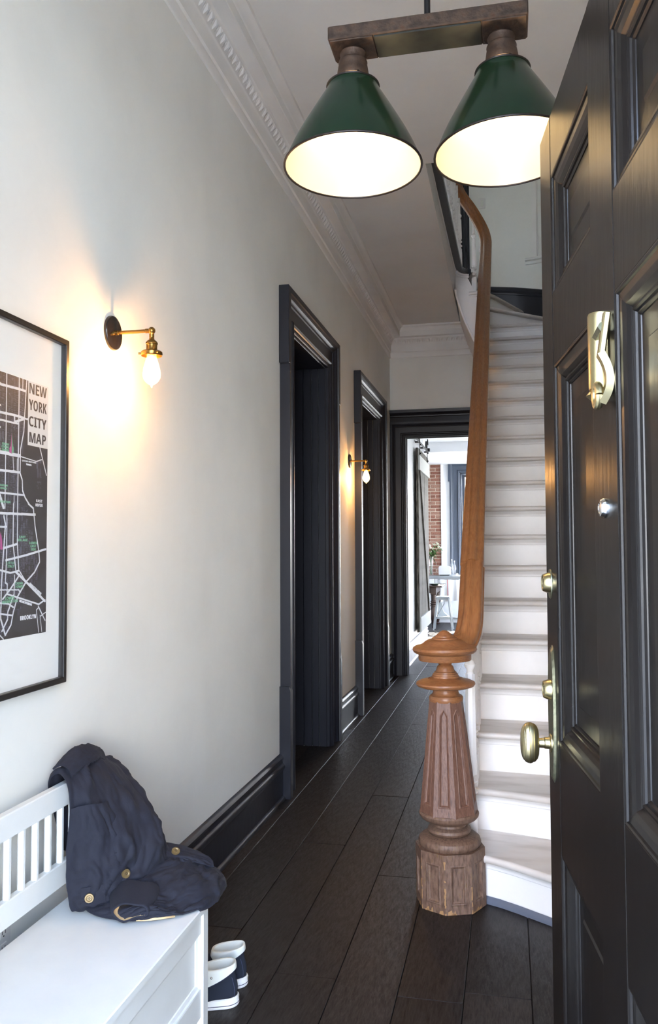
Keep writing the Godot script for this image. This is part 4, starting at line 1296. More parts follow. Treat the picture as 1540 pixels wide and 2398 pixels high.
# ---------------------------------------------------------------- street door
func street_door():
	var F := Vector3(0.079, 0.0, -1.85)
	var ux := Vector3(0.122, 0, 0.993).normalized()
	var t := thing("door_1", "open front door of glossy brown-black panels with brass knob and knocker", "door", Vector3.ZERO, "", "structure")
	var W := 1.076
	var P: Material = M.front_door_paint
	var T := -0.046
	var cols := [[0.121, 0.466], [0.610, 0.955]]
	var rows := [[0.25, 0.842], [1.062, 1.817], [1.963, 2.207]]
	var sx := [[0.0, 0.121], [0.466, 0.61], [0.955, W]]
	for i in 3:
		boxm("stile", Vector3(sx[i][0] + 0.0003, 0.012, T), Vector3(sx[i][1] - 0.0003, 2.333, 0.0), 0.0022 if i != 1 else 0.0012, P, t, "", true)
	for r in [[0.012, 0.25], [0.842, 1.062], [1.817, 1.963], [2.207, 2.333]]:
		for c in cols:
			boxm("rail", Vector3(c[0], r[0], T + 0.001), Vector3(c[1], r[1], -0.0006), 0.0012, P, t, "", true)
	var pr := [Vector2(-0.001, -0.001), Vector2(0.002, -0.0005), Vector2(0.0045, -0.002), Vector2(0.006, -0.005), Vector2(0.009, -0.0055), Vector2(0.016, -0.0068), Vector2(0.024, -0.0105), Vector2(0.030, -0.0155), Vector2(0.032, -0.0175), Vector2(0.034, -0.016), Vector2(0.0375, -0.0155), Vector2(0.040, -0.018), Vector2(0.0415, -0.021), Vector2(0.044, -0.0208), Vector2(0.047, -0.0235), Vector2(0.048, -0.0265)]
	for c in cols:
		for r in rows:
			var w: float = c[1] - c[0]
			var h: float = r[1] - r[0]
			var st := S()
			# sunk panel with a slightly raised field
			var f := 0.085
			rect_frame(st, Vector3(c[0], r[0], 0), Vector3.RIGHT, Vector3.UP, Vector3(0, 0, 1), w, h, [Vector2(0.04, -0.0255), Vector2(f, -0.0245), Vector2(f + 0.004, -0.0215)])
			quad(st, Vector3(c[0] + f + 0.004, r[0] + f + 0.004, -0.0215), Vector3(c[0] + f + 0.004, r[1] - f - 0.004, -0.0215), Vector3(c[1] - f - 0.004, r[1] - f - 0.004, -0.0215), Vector3(c[1] - f - 0.004, r[0] + f + 0.004, -0.0215))
			box(st, Vector3(c[0], r[0], -0.042), Vector3(c[1], r[1], -0.030))
			var p := obj("panel", st, P, t, "", true)
			st = S()
			rect_frame(st, Vector3(c[0], r[0], 0), Vector3.RIGHT, Vector3.UP, Vector3(0, 0, 1), w, h, pr)
			var m := obj("panel_moulding", st, P, p, "", true)
			m.position = Vector3.ZERO
	# long oval escutcheon, lock cylinder and ribbed oval knob
	var Z := Transform3D(Basis(Vector3(1, 0, 0), PI / 2), Vector3.ZERO)   # lathe axis out of the door
	var st2 := S()
	var oval := []
	for i in 40:
		var a := TAU * i / 40.0
		oval.append(Vector2(0.033 * signf(cos(a)) * pow(absf(cos(a)), 0.8), 0.141 * signf(sin(a)) * pow(absf(sin(a)), 0.95)))
	var oin := []
	for p in oval: oin.append(p * 0.93)
	for i in 40:
		var j := (i + 1) % 40
		var c0 := Vector3(0.055, 1.107, 0)
		var a := c0 + Vector3(oval[i].x, oval[i].y, 0)
		var b := c0 + Vector3(oval[j].x, oval[j].y, 0)
		var a1 := c0 + Vector3(oin[i].x, oin[i].y, 0.005)
		var b1 := c0 + Vector3(oin[j].x, oin[j].y, 0.005)
		oquad(st2, a, b, b1, a1, c0)
		otri(st2, a1, b1, c0 + Vector3(0, 0, 0.0055), c0)
	var plate := obj("escutcheon", st2, M.tarnished_plate, t, "long tarnished oval lock plate", true)
	cylinder_lock(t, Vector3(0.055, 1.156, 0.005))
	# upper lock with its own small oval rose
	var st3 := S()
	lathe(st3, [Vector2(0.027, 0), Vector2(0.0265, 0.002), Vector2(0.0, 0.003)], 28, Transform3D(Basis(Vector3(0.8, 0, 0), Vector3(0, 0, 1), Vector3(0, -1.15, 0)), Vector3(0.046, 1.374, 0)))
	obj("lock_rose", st3, M.tarnished_plate, t, "", true)
	cylinder_lock(t, Vector3(0.046, 1.376, 0.002))
	var kx := Transform3D(Basis(Vector3(1, 0, 0), Vector3(0, 0, 1), Vector3(0, -1, 0)), Vector3(0.052, 1.046, 0.004))
	st2 = S()
	lathe(st2, [Vector2(0.0195, 0), Vector2(0.019, 0.003), Vector2(0.0125, 0.0045), Vector2(0.0118, 0.014), Vector2(0.0105, 0.0148), Vector2(0.0098, 0.016), Vector2(0.0098, 0.026), Vector2(0.0125, 0.028)], 26, kx)
	var knob := obj("knob", st2, M.door_brass, t, "ribbed oval brass knob", true)
	var ko := Transform3D(kx.basis * Basis.from_scale(Vector3(1.0, 1.0, 2.02)), kx.origin)
	st2 = S()
	lathe(st2, [Vector2(0.006, 0.0255), Vector2(0.013, 0.0265), Vector2(0.0165, 0.0290), Vector2(0.0188, 0.0330), Vector2(0.0198, 0.0362), Vector2(0.0190, 0.0370), Vector2(0.0200, 0.0378), Vector2(0.0209, 0.0425), Vector2(0.0209, 0.0455), Vector2(0.0200, 0.0463), Vector2(0.0207, 0.0471), Vector2(0.0198, 0.0520), Vector2(0.0187, 0.0545), Vector2(0.0178, 0.0552), Vector2(0.0178, 0.0562), Vector2(0.0150, 0.0595), Vector2(0.0105, 0.0620), Vector2(0.0, 0.0632)], 36, ko)
	obj("grip", st2, M.door_brass, knob, "", true)
	# knocker: half-round body, striker arm with a curved tail and a ring at its foot
	st2 = S()
	box(st2, Vector3(0.515, 1.684, 0), Vector3(0.575, 1.800, 0.004), 0.002)
	lathe(st2, [Vector2(0.0, 1.688), Vector2(0.019, 1.688), Vector2(0.0195, 1.692), Vector2(0.0195, 1.800), Vector2(0.0185, 1.803), Vector2(0.0, 1.803)], 28, Transform3D(Basis(), Vector3(0.545, 0, 0.004)))
	lathe(st2, [Vector2(0.0, 1.672), Vector2(0.012, 1.673), Vector2(0.020, 1.680), Vector2(0.012, 1.690)], 20, Transform3D(Basis(), Vector3(0.536, 0, 0.006)))
	var kn := obj("knocker", st2, M.door_brass, t, "heavy brass door knocker", true)
	st2 = S()
	box(st2, Vector3(-0.007, 0, -0.0055), Vector3(0.007, 0.066, 0.0045), 0.002, Transform3D(Basis(Vector3(1, 0, 0), -0.15), Vector3(0.592, 1.728, 0.0165)))
	# crescent tail: flat curved bar
	var cres := []
	for p in spline([Vector3(0.592, 1.732, 0.0165), Vector3(0.595, 1.716, 0.0095), Vector3(0.597, 1.697, 0.0055), Vector3(0.594, 1.679, 0.0070), Vector3(0.584, 1.663, 0.0135)], 5): cres.append(p)
	sweep(st2, [Vector2(-0.0055, -0.007), Vector2(0.0055, -0.007), Vector2(0.0055, 0.007), Vector2(-0.0055, 0.007)], frames_along(cres, Vector3(1, 0, 0)))
	obj("striker", st2, M.door_brass, kn, "", true)
	st2 = S()
	var ringp := []
	for i in 15:
		var a := TAU * i / 14.0
		ringp.append(Vector3(0.576 + 0.012 * cos(a), 1.673 + 0.015 * sin(a), 0.018))
	tube(st2, ringp, 0.0065, 10)
	ball(st2, Vector3(0.560, 1.680, 0.016), 0.0075, 14)
	obj("ring", st2, M.door_brass, kn, "", true)
	st2 = S()
	tube(st2, [Vector3(0.55, 1.764, 0.012), Vector3(0.592, 1.772, 0.012)], 0.008, 6)
	obj("pivot_pin", st2, M.tarnished_plate, kn, "", true)
	st2 = S()
	lathe(st2, [Vector2(0.0155, 0), Vector2(0.0155, 0.003), Vector2(0.0125, 0.0075), Vector2(0.0085, 0.0085), Vector2(0.0075, 0.0072), Vector2(0.0045, 0.0085), Vector2(0.0, 0.0088)], 28, Transform3D(kx.basis, Vector3(0.532, 1.509, 0.0)))
	obj("peephole", st2, M.chrome, t, "round chrome peephole", true)
	for y in [0.28, 1.2, 2.1]:
		var hs := S()
		tube(hs, [Vector3(W + 0.004, y - 0.06, -0.004), Vector3(W + 0.004, y + 0.06, -0.004)], 0.007, 10)
		obj("hinge", hs, M.aged_brass, t, "", true)
	t.transform = Transform3D(Basis(ux, Vector3.UP, ux.cross(Vector3.UP)), F)

func cylinder_lock(t: Node, at: Vector3):
	var kx := Basis(Vector3(1, 0, 0), Vector3(0, 0, 1), Vector3(0, -1, 0))
	var st := S()
	lathe(st, [Vector2(0.0215, 0), Vector2(0.0212, 0.004), Vector2(0.0175, 0.0135), Vector2(0.0165, 0.0145), Vector2(0.0135, 0.0138), Vector2(0.0128, 0.0125), Vector2(0.0, 0.0130)], 28, Transform3D(kx, at))
	var c := obj("lock_cylinder", st, M.door_brass, t, "", true)
	st = S()
	box(st, at + Vector3(-0.0013, -0.0085, 0.0125), at + Vector3(0.0013, 0.0015, 0.0138))
	lathe(st, [Vector2(0.0035, 0.0128), Vector2(0.0035, 0.0138), Vector2(0, 0.0138)], 12, Transform3D(kx, at + Vector3(0, 0.003, 0)))
	obj("keyhole", st, M.groove_dark, c, "", true)

# ---------------------------------------------------------------- bench
func bench():
	var t := thing("storage_bench", "white painted wooden storage bench with a slatted back against the left wall", "bench", Vector3(-1.04, 0, -1.62))
	var B: Material = M.bench_paint
	var z0 := -0.97
	var z1 := -2.275
	boxm("seat", Vector3(-1.243, 0.438, z0), Vector3(-0.838, 0.460, z1), 0.003, B, t)
	for x in [-0.886, -1.222]:
		for z in [z0 + 0.003, z1 + 0.043]:
			boxm("leg", Vector3(x, 0.0, z), Vector3(x + 0.044, 0.439, z - 0.04), 0.003, B, t)
	boxm("front_rail", Vector3(-0.868, 0.384, z0 - 0.03), Vector3(-0.848, 0.438, z1 + 0.035), 0.0015, B, t)
	boxm("front_rail", Vector3(-0.868, 0.155, z0 - 0.03), Vector3(-0.848, 0.232, z1 + 0.035), 0.0015, B, t)
	var st := S()
	# two framed flap panels
	for e in [[z0 - 0.04, -1.60], [-1.645, z1 + 0.043]]:
		var w: float = e[0] - e[1]
		rect_frame(st, Vector3(-0.848, 0.23, e[0]), Vector3(0, 0, -1), Vector3.UP, Vector3.RIGHT, w, 0.156, [Vector2(0, 0.0), Vector2(0.004, -0.001), Vector2(0.006, -0.006), Vector2(0.016, -0.009), Vector2(0.018, -0.012)], true)
		box(st, Vector3(-0.872, 0.232, e[0]), Vector3(-0.860, 0.386, e[1]))
	box(st, Vector3(-0.868, 0.23, -1.60), Vector3(-0.848, 0.386, -1.645), 0.001)
	obj("front_panel", st, B, t)
	boxm("end_panel", Vector3(-1.20, 0.155, z1 + 0.008), Vector3(-0.87, 0.438, z1 + 0.024), 0.001, B, t)
	boxm("bottom_shelf", Vector3(-1.21, 0.16, z0 - 0.02), Vector3(-0.87, 0.175, z1 + 0.02), 0.001, B, t)
	# back: two rails, round-edged slats and end posts
	boxm("top_rail", Vector3(-1.265, 0.720, z0), Vector3(-1.240, 0.784, -2.424), 0.003, B, t)
	boxm("lower_rail", Vector3(-1.263, 0.500, z0), Vector3(-1.241, 0.567, -2.40), 0.003, B, t)
	for z in [z0 - 0.02, -2.385]:
		boxm("back_post", Vector3(-1.264, 0.0, z + 0.02), Vector3(-1.242, 0.722, z - 0.018), 0.003, B, t)
	var z := -2.373
	while z < z0 - 0.06:
		boxm("slat", Vector3(-1.261, 0.56, z - 0.0105), Vector3(-1.243, 0.727, z + 0.0105), 0.006, B, t)
		z += 0.064

func wall_outlet():
	var t := thing("wall_outlet", "white double power outlet low on the wall behind the bench", "power outlet", Vector3(XL, 0.426, -2.0))
	boxm("cover_plate", Vector3(XL, 0.368, -1.962), Vector3(XL + 0.006, 0.484, -2.036), 0.003, M.outlet_plastic, t)
	for y in [0.446, 0.406]:
		boxm("socket", Vector3(XL + 0.005, y - 0.014, -1.984), Vector3(XL + 0.0085, y + 0.014, -2.014), 0.003, M.outlet_plastic, t)
		var st := S()
		box(st, Vector3(XL + 0.008, y - 0.003, -1.9915), Vector3(XL + 0.0088, y + 0.006, -1.9935))
		box(st, Vector3(XL + 0.008, y - 0.003, -2.0045), Vector3(XL + 0.0088, y + 0.006, -2.0065))
		box(st, Vector3(XL + 0.008, y - 0.010, -1.997), Vector3(XL + 0.0088, y - 0.006, -2.001))
		obj("slot", st, M.slot_dark, t)

# ---------------------------------------------------------------- coat
func coat():
	var t := thing("coat", "dark navy cotton coat thrown over the bench back and spilling across the seat", "coat", Vector3(-1.1, 0.46, -2.28))
	var V := func(x, y, z): return Vector3(x, y, z)
	# control points from the near side to the far side; rows run from the tail behind the back, over the rail, down and out along the seat
	var R := [
		[V.call(-1.278, 0.575, -2.245), V.call(-1.276, 0.56, -2.29), V.call(-1.282, 0.56, -2.34), V.call(-1.276, 0.57, -2.39), V.call(-1.28, 0.60, -2.42)],
		[V.call(-1.280, 0.68, -2.208), V.call(-1.274, 0.68, -2.27), V.call(-1.285, 0.68, -2.33), V.call(-1.274, 0.69, -2.39), V.call(-1.28, 0.69, -2.43)],
		[V.call(-1.278, 0.785, -2.166), V.call(-1.274, 0.80, -2.235), V.call(-1.284, 0.80, -2.33), V.call(-1.276, 0.79, -2.40), V.call(-1.275, 0.76, -2.435)],
		[V.call(-1.250, 0.818, -2.164), V.call(-1.255, 0.838, -2.235), V.call(-1.252, 0.834, -2.335), V.call(-1.25, 0.812, -2.405), V.call(-1.25, 0.785, -2.44)],
		[V.call(-1.215, 0.795, -2.150), V.call(-1.205, 0.818, -2.23), V.call(-1.205, 0.818, -2.33), V.call(-1.21, 0.795, -2.405), V.call(-1.222, 0.755, -2.44)],
		[V.call(-1.200, 0.735, -2.140), V.call(-1.150, 0.755, -2.21), V.call(-1.145, 0.765, -2.31), V.call(-1.15, 0.745, -2.40), V.call(-1.18, 0.70, -2.445)],
		[V.call(-1.195, 0.640, -2.125), V.call(-1.110, 0.665, -2.185), V.call(-1.085, 0.700, -2.28), V.call(-1.085, 0.690, -2.37), V.call(-1.12, 0.63, -2.43)],
		[V.call(-1.185, 0.555, -2.110), V.call(-1.085, 0.580, -2.165), V.call(-1.045, 0.620, -2.25), V.call(-1.025, 0.625, -2.33), V.call(-1.04, 0.575, -2.39)],
		[V.call(-1.175, 0.500, -2.105), V.call(-1.090, 0.520, -2.150), V.call(-1.035, 0.550, -2.22), V.call(-1.000, 0.565, -2.30), V.call(-1.00, 0.53, -2.37)],
		[V.call(-1.165, 0.470, -2.115), V.call(-1.095, 0.478, -2.145), V.call(-1.040, 0.500, -2.195), V.call(-1.000, 0.520, -2.27), V.call(-0.985, 0.500, -2.35)]]
	var g := grid_of(R, 20, 13)
	fold(g, 17, 0.014, 6.0, 1.4)
	fold(g, 18, 0.0035, 14.0, -1.0)
	var st := S()
	sheet(st, g, 0.004)
	var body := obj("body", st, M.navy_cotton, t)
	# skirt lying on the seat out to the front edge
	var Q := [
		[V.call(-1.150, 0.490, -2.118), V.call(-1.080, 0.500, -2.155), V.call(-1.030, 0.525, -2.215), V.call(-1.000, 0.540, -2.285), V.call(-0.990, 0.535, -2.36), V.call(-1.01, 0.52, -2.42)],
		[V.call(-1.120, 0.475, -2.098), V.call(-1.055, 0.492, -2.135), V.call(-1.000, 0.512, -2.20), V.call(-0.965, 0.530, -2.28), V.call(-0.950, 0.528, -2.36), V.call(-0.965, 0.505, -2.43)],
		[V.call(-1.075, 0.467, -2.090), V.call(-1.010, 0.492, -2.115), V.call(-0.955, 0.497, -2.185), V.call(-0.925, 0.518, -2.27), V.call(-0.905, 0.512, -2.35), V.call(-0.915, 0.498, -2.43)],
		[V.call(-1.030, 0.466, -2.088), V.call(-0.970, 0.500, -2.105), V.call(-0.915, 0.478, -2.165), V.call(-0.880, 0.500, -2.25), V.call(-0.868, 0.497, -2.34), V.call(-0.872, 0.485, -2.425)],
		[V.call(-1.000, 0.465, -2.089), V.call(-0.945, 0.490, -2.106), V.call(-0.890, 0.467, -2.155), V.call(-0.845, 0.476, -2.235), V.call(-0.838, 0.478, -2.33), V.call(-0.848, 0.462, -2.42)],
		[V.call(-0.985, 0.464, -2.092), V.call(-0.925, 0.474, -2.110), V.call(-0.868, 0.464, -2.158), V.call(-0.826, 0.455, -2.225), V.call(-0.822, 0.452, -2.31), V.call(-0.836, 0.445, -2.405)]]
	var gq := grid_of(Q, 16, 14)
	fold(gq, 29, 0.008, 7.0, 2.2)
	fold(gq, 30, 0.002, 17.0, -1.5)
	for row in gq:
		for i in row.size():
			var p: Vector3 = row[i]
			if p.x < -0.84 and p.z > -2.275: row[i].y = maxf(p.y, 0.4645)
	st = S()
	sheet(st, gq, 0.0035)
	obj("skirt", st, M.navy_cotton, t)
	# hem seam a little in from the edge
	st = S()
	var seam := []
	var hr: Array = gq[gq.size() - 9]
	for p in hr: seam.append(p + Vector3(0.0004, 0.0012, 0))
	tube(st, seam, 0.0007, 4)
	obj("hem_seam", st, M.seam_thread, t)
	# turned-back sleeve end lying on the seat, its mouth open to the room and showing the lining
	var ctr := Vector3(-0.988, 0.4905, -2.078)
	var rt := Vector3(0.96, 0, -0.27)
	var bk := Vector3(-0.30, 0.10, -0.95).normalized()
	var ring := func(k: float, depth: float) -> Array:
		var row := []
		for i in 29:
			var a := TAU * i / 28.0
			var rx := 0.042 * (1.0 + 0.10 * cos(2.0 * a + 0.6))
			var ry := 0.0255 * (1.0 + 0.30 * sin(a) * cos(a + 0.9) + 0.16 * cos(3.0 * a))
			var p: Vector3 = ctr + rt * rx * k * cos(a) + Vector3(0, ry * k * sin(a) + 0.003, 0) + bk * depth
			p.y = maxf(p.y, 0.4635)
			row.append(p)
		return row
	var cuff := [ring.call(0.96, 0.002), ring.call(1.05, -0.002), ring.call(1.10, 0.004), ring.call(1.16, 0.02), ring.call(1.28, 0.045), ring.call(1.42, 0.075), ring.call(1.45, 0.11)]
	st = S()
	sheet(st, cuff, 0.001)
	obj("cuff", st, M.navy_cotton, t)
	var inn := [ring.call(0.965, 0.003), ring.call(0.95, 0.012), ring.call(0.88, 0.03), ring.call(0.70, 0.05), ring.call(0.35, 0.062), ring.call(0.02, 0.066)]
	fold(inn, 61, 0.004, 14.0, 0.3)
	st = S()
	sheet(st, inn, 0.0005)
	obj("lining", st, M.tan_lining, t, "tan sleeve lining showing at the turned cuff")
	# tan facing along the open front edge
	st = S()
	var ff := grid_of([[V.call(-0.975, 0.4675, -2.088), V.call(-0.93, 0.4675, -2.103), V.call(-0.885, 0.4665, -2.135)], [V.call(-0.980, 0.476, -2.098), V.call(-0.935, 0.481, -2.110), V.call(-0.890, 0.468, -2.145)]], 8, 3)
	sheet(st, ff, 0.001)
	obj("lining", st, M.tan_lining, t)
	# collar fold on top and a strap with buttons
	st = S()
	var col := grid_of([
		[V.call(-1.268, 0.826, -2.170), V.call(-1.262, 0.852, -2.235), V.call(-1.262, 0.850, -2.315), V.call(-1.262, 0.828, -2.375)],
		[V.call(-1.244, 0.838, -2.172), V.call(-1.240, 0.866, -2.240), V.call(-1.240, 0.862, -2.315), V.call(-1.240, 0.838, -2.378)],
		[V.call(-1.222, 0.826, -2.172), V.call(-1.214, 0.846, -2.240), V.call(-1.214, 0.844, -2.312), V.call(-1.220, 0.826, -2.372)],
		[V.call(-1.212, 0.806, -2.168), V.call(-1.200, 0.826, -2.235), V.call(-1.200, 0.826, -2.305), V.call(-1.210, 0.808, -2.365)]], 10, 6)
	fold(col, 41, 0.004, 16.0, 0.6)
	sheet(st, col, 0.005)
	obj("collar", st, M.navy_cotton, t)
	# sleeve hanging down the near side, flattened against the coat, with its tab
	st = S()
	var sl := grid_of([
		[V.call(-1.188, 0.735, -2.128), V.call(-1.150, 0.742, -2.150), V.call(-1.128, 0.735, -2.192), V.call(-1.135, 0.73, -2.235)],
		[V.call(-1.190, 0.650, -2.112), V.call(-1.128, 0.655, -2.135), V.call(-1.094, 0.650, -2.180), V.call(-1.090, 0.66, -2.225)],
		[V.call(-1.184, 0.570, -2.098), V.call(-1.112, 0.575, -2.122), V.call(-1.072, 0.575, -2.165), V.call(-1.060, 0.59, -2.215)],
		[V.call(-1.172, 0.505, -2.090), V.call(-1.110, 0.512, -2.112), V.call(-1.068, 0.520, -2.155), V.call(-1.052, 0.54, -2.205)],
		[V.call(-1.165, 0.475, -2.096), V.call(-1.112, 0.478, -2.116), V.call(-1.072, 0.486, -2.160), V.call(-1.055, 0.505, -2.210)]], 12, 9)
	fold(sl, 77, 0.009, 8.0, 0.8)
	sheet(st, sl, 0.004)
	obj("sleeve", st, M.navy_cotton, t)
	st = S()
	var tab := grid_of([
		[V.call(-1.140, 0.535, -2.100), V.call(-1.115, 0.537, -2.112), V.call(-1.090, 0.538, -2.130)],
		[V.call(-1.138, 0.512, -2.096), V.call(-1.112, 0.514, -2.106), V.call(-1.084, 0.515, -2.126)],
		[V.call(-1.137, 0.492, -2.095), V.call(-1.110, 0.490, -2.105), V.call(-1.084, 0.494, -2.126)]], 5, 4)
	sheet(st, tab, 0.004)
	obj("sleeve_tab", st, M.navy_cotton, t)
	st = S()
	var pkt := grid_of([
		[V.call(-1.055, 0.560, -2.385), V.call(-1.02, 0.556, -2.405), V.call(-0.98, 0.540, -2.43)],
		[V.call(-1.025, 0.550, -2.350), V.call(-0.975, 0.546, -2.38), V.call(-0.925, 0.530, -2.42)],
		[V.call(-0.990, 0.537, -2.335), V.call(-0.94, 0.535, -2.365), V.call(-0.885, 0.515, -2.41)],
		[V.call(-0.975, 0.527, -2.332), V.call(-0.925, 0.526, -2.358), V.call(-0.872, 0.500, -2.395)]], 8, 6)
	fold(pkt, 51, 0.004, 18.0, 0.6)
	sheet(st, pkt, 0.005)
	obj("pocket_flap", st, M.navy_cotton, t)
	for b in [[Vector3(-1.1145, 0.513, -2.095), Vector3(0.45, 0.10, 0.9)], [Vector3(-1.052, 0.549, -2.184), Vector3(0.85, 0.2, 0.5)], [Vector3(-0.978, 0.5525, -2.362), Vector3(0.45, 0.85, 0.35)]]:
		var ax: Vector3 = b[1].normalized()
		var bx := ax.cross(Vector3.UP).normalized()
		var xf := Transform3D(Basis(bx, ax, bx.cross(ax)), b[0])
		st = S()
		lathe(st, [Vector2(0.0118, -0.004), Vector2(0.0126, 0.0025), Vector2(0.0118, 0.0045), Vector2(0.0082, 0.0046), Vector2(0.0065, 0.003), Vector2(0.0, 0.003)], 22, xf)
		var bt := obj("button", st, M.horn_button, t)
		st = S()
		for k in 4:
			var a := TAU * k / 4.0
			lathe(st, [Vector2(0.0012, 0.003), Vector2(0.0012, 0.0037), Vector2(0, 0.0037)], 6, Transform3D(xf.basis, xf * Vector3(0.0026 * sin(a), 0, 0.0026 * cos(a))))
		obj("thread_holes", st, M.slot_dark, bt)

# pushes a grid of cloth in and out along its normals in soft branching folds
func fold(g: Array, sd: int, amp: float, freq: float, skew: float):
	var n := noise(sd, 1.0, 3)
	var nv := g.size()
	var nu: int = g[0].size()
	var out := []
	for j in nv:
		var row := []
		for i in nu:
			var du: Vector3 = g[j][mini(i + 1, nu - 1)] - g[j][maxi(i - 1, 0)]
			var dv: Vector3 = g[mini(j + 1, nv - 1)][i] - g[maxi(j - 1, 0)][i]
			var nr := du.cross(dv).normalized()
			var u := float(i) / nu
			var v := float(j) / nv
			var w := n.get_noise_2d(u * 2.0 + 3.1, v * 2.2) * 1.7
			var s := sin(freq * (u + skew * v * 0.35 + w * 0.28))
			var r := 1.0 - pow(absf(s), 0.9) * 1.3 + 0.3 * n.get_noise_2d(u * 7.0, v * 4.0)
			var edge := minf(1.0, minf(u, 1.0 - u) * 7.0) * minf(1.0, minf(v, 1.0 - v) * 8.0)
			row.append(g[j][i] - nr * amp * r * edge)
		out.append(row)
	for j in nv: g[j] = out[j]

# ---------------------------------------------------------------- canvas shoes
func sneaker() -> Node3D:
	# heel at the origin, toe along +x; ankle collar turned down
	var t := thing("canvas_shoe", "nearer navy canvas high-top shoe with a turned-down cream collar beside the bench", "shoe", Vector3.ZERO, "pair of high-top shoes beside the bench")
	var outline := func(f: float, side: float) -> Vector2:
		# f 0 heel .. 1 toe; round at both ends
		var w: float = spline_at([0.030, 0.0335, 0.034, 0.034, 0.041, 0.047, 0.045, 0.040], f)
		if f < 0.12: w *= sqrt(maxf(0.0, 1.0 - pow((0.12 - f) / 0.12, 2.0)))
		if f > 0.84: w *= sqrt(maxf(0.0, 1.0 - pow((f - 0.84) / 0.16, 2.0)))
		return Vector2(f * 0.285, side * w)
	var loop := []
	for i in 36: loop.append(outline.call(0.5 - 0.5 * cos(PI * i / 36.0), 1.0))
	for i in 36: loop.append(outline.call(0.5 + 0.5 * cos(PI * i / 36.0), -1.0))
	# rubber sole with a slightly flared foxing band
	var st := S()
	var n := loop.size()
	var c := Vector3(0.14, 0.015, 0)
	var gs := [ng(), ng(), ng()]
	for k in 3:
		var y0: float = [0.0, 0.004, 0.027][k]
		var y1: float = [0.004, 0.027, 0.030][k]
		var s0: float = [0.003, 0.005, 0.004][k]
		var s1: float = [0.005, 0.004, 0.000][k]
		for i in n:
			var j := (i + 1) % n
			var d := func(p: Vector2, s: float, y: float) -> Vector3:
				var q: Vector2 = p + (p - Vector2(clampf(p.x, 0.035, 0.245), 0)).normalized() * s
				return Vector3(q.x, y, q.y)
			oquad(st, d.call(loop[i], s0, y0), d.call(loop[j], s0, y0), d.call(loop[j], s1, y1), d.call(loop[i], s1, y1), c, gs[k])
			if k == 0: otri(st, d.call(loop[i], s0, 0.0), d.call(loop[j], s0, 0.0), Vector3(0.14, 0, 0), c)
	var sole := obj("sole", st, M.white_rubber, t, "white rubber sole with a navy line")
	st = S()
	var pts := []
	for i in n + 1:
		var p: Vector2 = loop[i % n]
		var q: Vector2 = p + (p - Vector2(clampf(p.x, 0.035, 0.245), 0)).normalized() * 0.0048
		pts.append(Vector3(q.x, 0.0105, q.y))
	tube(st, pts, 0.0011, 5)
	obj("pinstripe", st, M.navy_line, sole)
	boxm("heel_patch", Vector3(-0.0056, 0.013, -0.009), Vector3(-0.001, 0.023, 0.009), 0.0015, M.tarnished_plate, sole)
	# upper: sections from the sole to the ankle
	var secs := [[0.028, 0.002, 0.283, 0.96], [0.045, 0.000, 0.272, 0.90], [0.060, 0.001, 0.245, 0.84], [0.075, 0.004, 0.200, 0.80], [0.090, 0.007, 0.150, 0.80], [0.104, 0.010, 0.122, 0.84], [0.118, 0.010, 0.112, 0.92]]
	var rows := []
	for s in secs:
		var row := []
		for i in 33:
			var a := TAU * i / 32.0
			var L: float = s[2] - s[1]
			var x: float = s[1] + L * (0.5 - 0.5 * cos(a))
			var wmax := 0.040 if s[0] < 0.08 else 0.036
			var zz: float = wmax * s[3] * signf(sin(a)) * pow(absf(sin(a)), 0.75)
			var dip := 0.006 * cos(a) if s[0] > 0.1 else 0.0
			row.append(Vector3(x, s[0] + dip, zz))
		rows.append(row)
	var g := grid_of(rows, 1, 4)
	st = S()
	sheet(st, g, 0.002)
	obj("upper", st, M.navy_canvas, t)
	# cream collar folded down outside the ankle
	st = S()
	var cr := []
	for j in 7:
		var f := j / 6.0
		var row := []
		for i in 33:
			var a := TAU * i / 32.0
			var b: Vector3 = rows[6][i]
			var ctr := Vector3(0.06, 0, 0)
			var out := (Vector3(b.x, 0, b.z) - ctr).normalized()
			var drop := (0.012 + 0.046 * pow(0.5 - 0.5 * cos(a), 1.2))
			var y := b.y + 0.010 * sin(f * PI * 0.9) - drop * maxf(0.0, f * 1.25 - 0.25)
			row.append(Vector3(b.x, y, b.z) + out * (0.0065 * sqrt(f) - 0.002 + 0.007 * (0.5 - 0.5 * cos(a)) * f))
		cr.append(row)
	sheet(st, cr, 0.002)
	var inside := []
	for j in 4:
		var row := []
		for i in 33:
			var b: Vector3 = rows[6][i]
			row.append(Vector3(lerpf(b.x, 0.06, 0.05 + 0.14 * j), b.y + 0.004 - 0.017 * j, b.z * (0.93 - 0.15 * j)))
		inside.append(row)
	sheet(st, inside, 0.001)
	for i in 32: tri(st, inside[3][i], inside[3][i + 1], Vector3(0.06, 0.058, 0))
	var cl := obj("collar", st, M.cream_canvas, t, "cream turned-down lining")
	st = S()
	var ed := []
	for p in cr[6]: ed.append(p + Vector3(0, -0.001, 0))
	tube(st, ed, 0.0023, 6)
	obj("piping", st, M.navy_line, cl)
	st = S()
	for k in 2:
		for s in [-1.0, 1.0]:
			var p: Vector3 = cr[4][12 - 2 * k] if s > 0 else cr[4][20 + 2 * k]
			ball(st, p + Vector3(0, 0.0, 0.002 * s), 0.0042, 10)
	obj("eyelet", st, M.chrome, cl)
	# round ankle patch on the inner side
	st = S()
	lathe(st, [Vector2(0.019, 0), Vector2(0.019, 0.0016), Vector2(0.0, 0.002)], 24, Transform3D(Basis(Vector3(1, 0, 0), PI / 2), Vector3(0.055, 0.072, 0.0345)))
	obj("ankle_patch", st, M.white_rubber, t, "round white ankle patch")
	st = S()
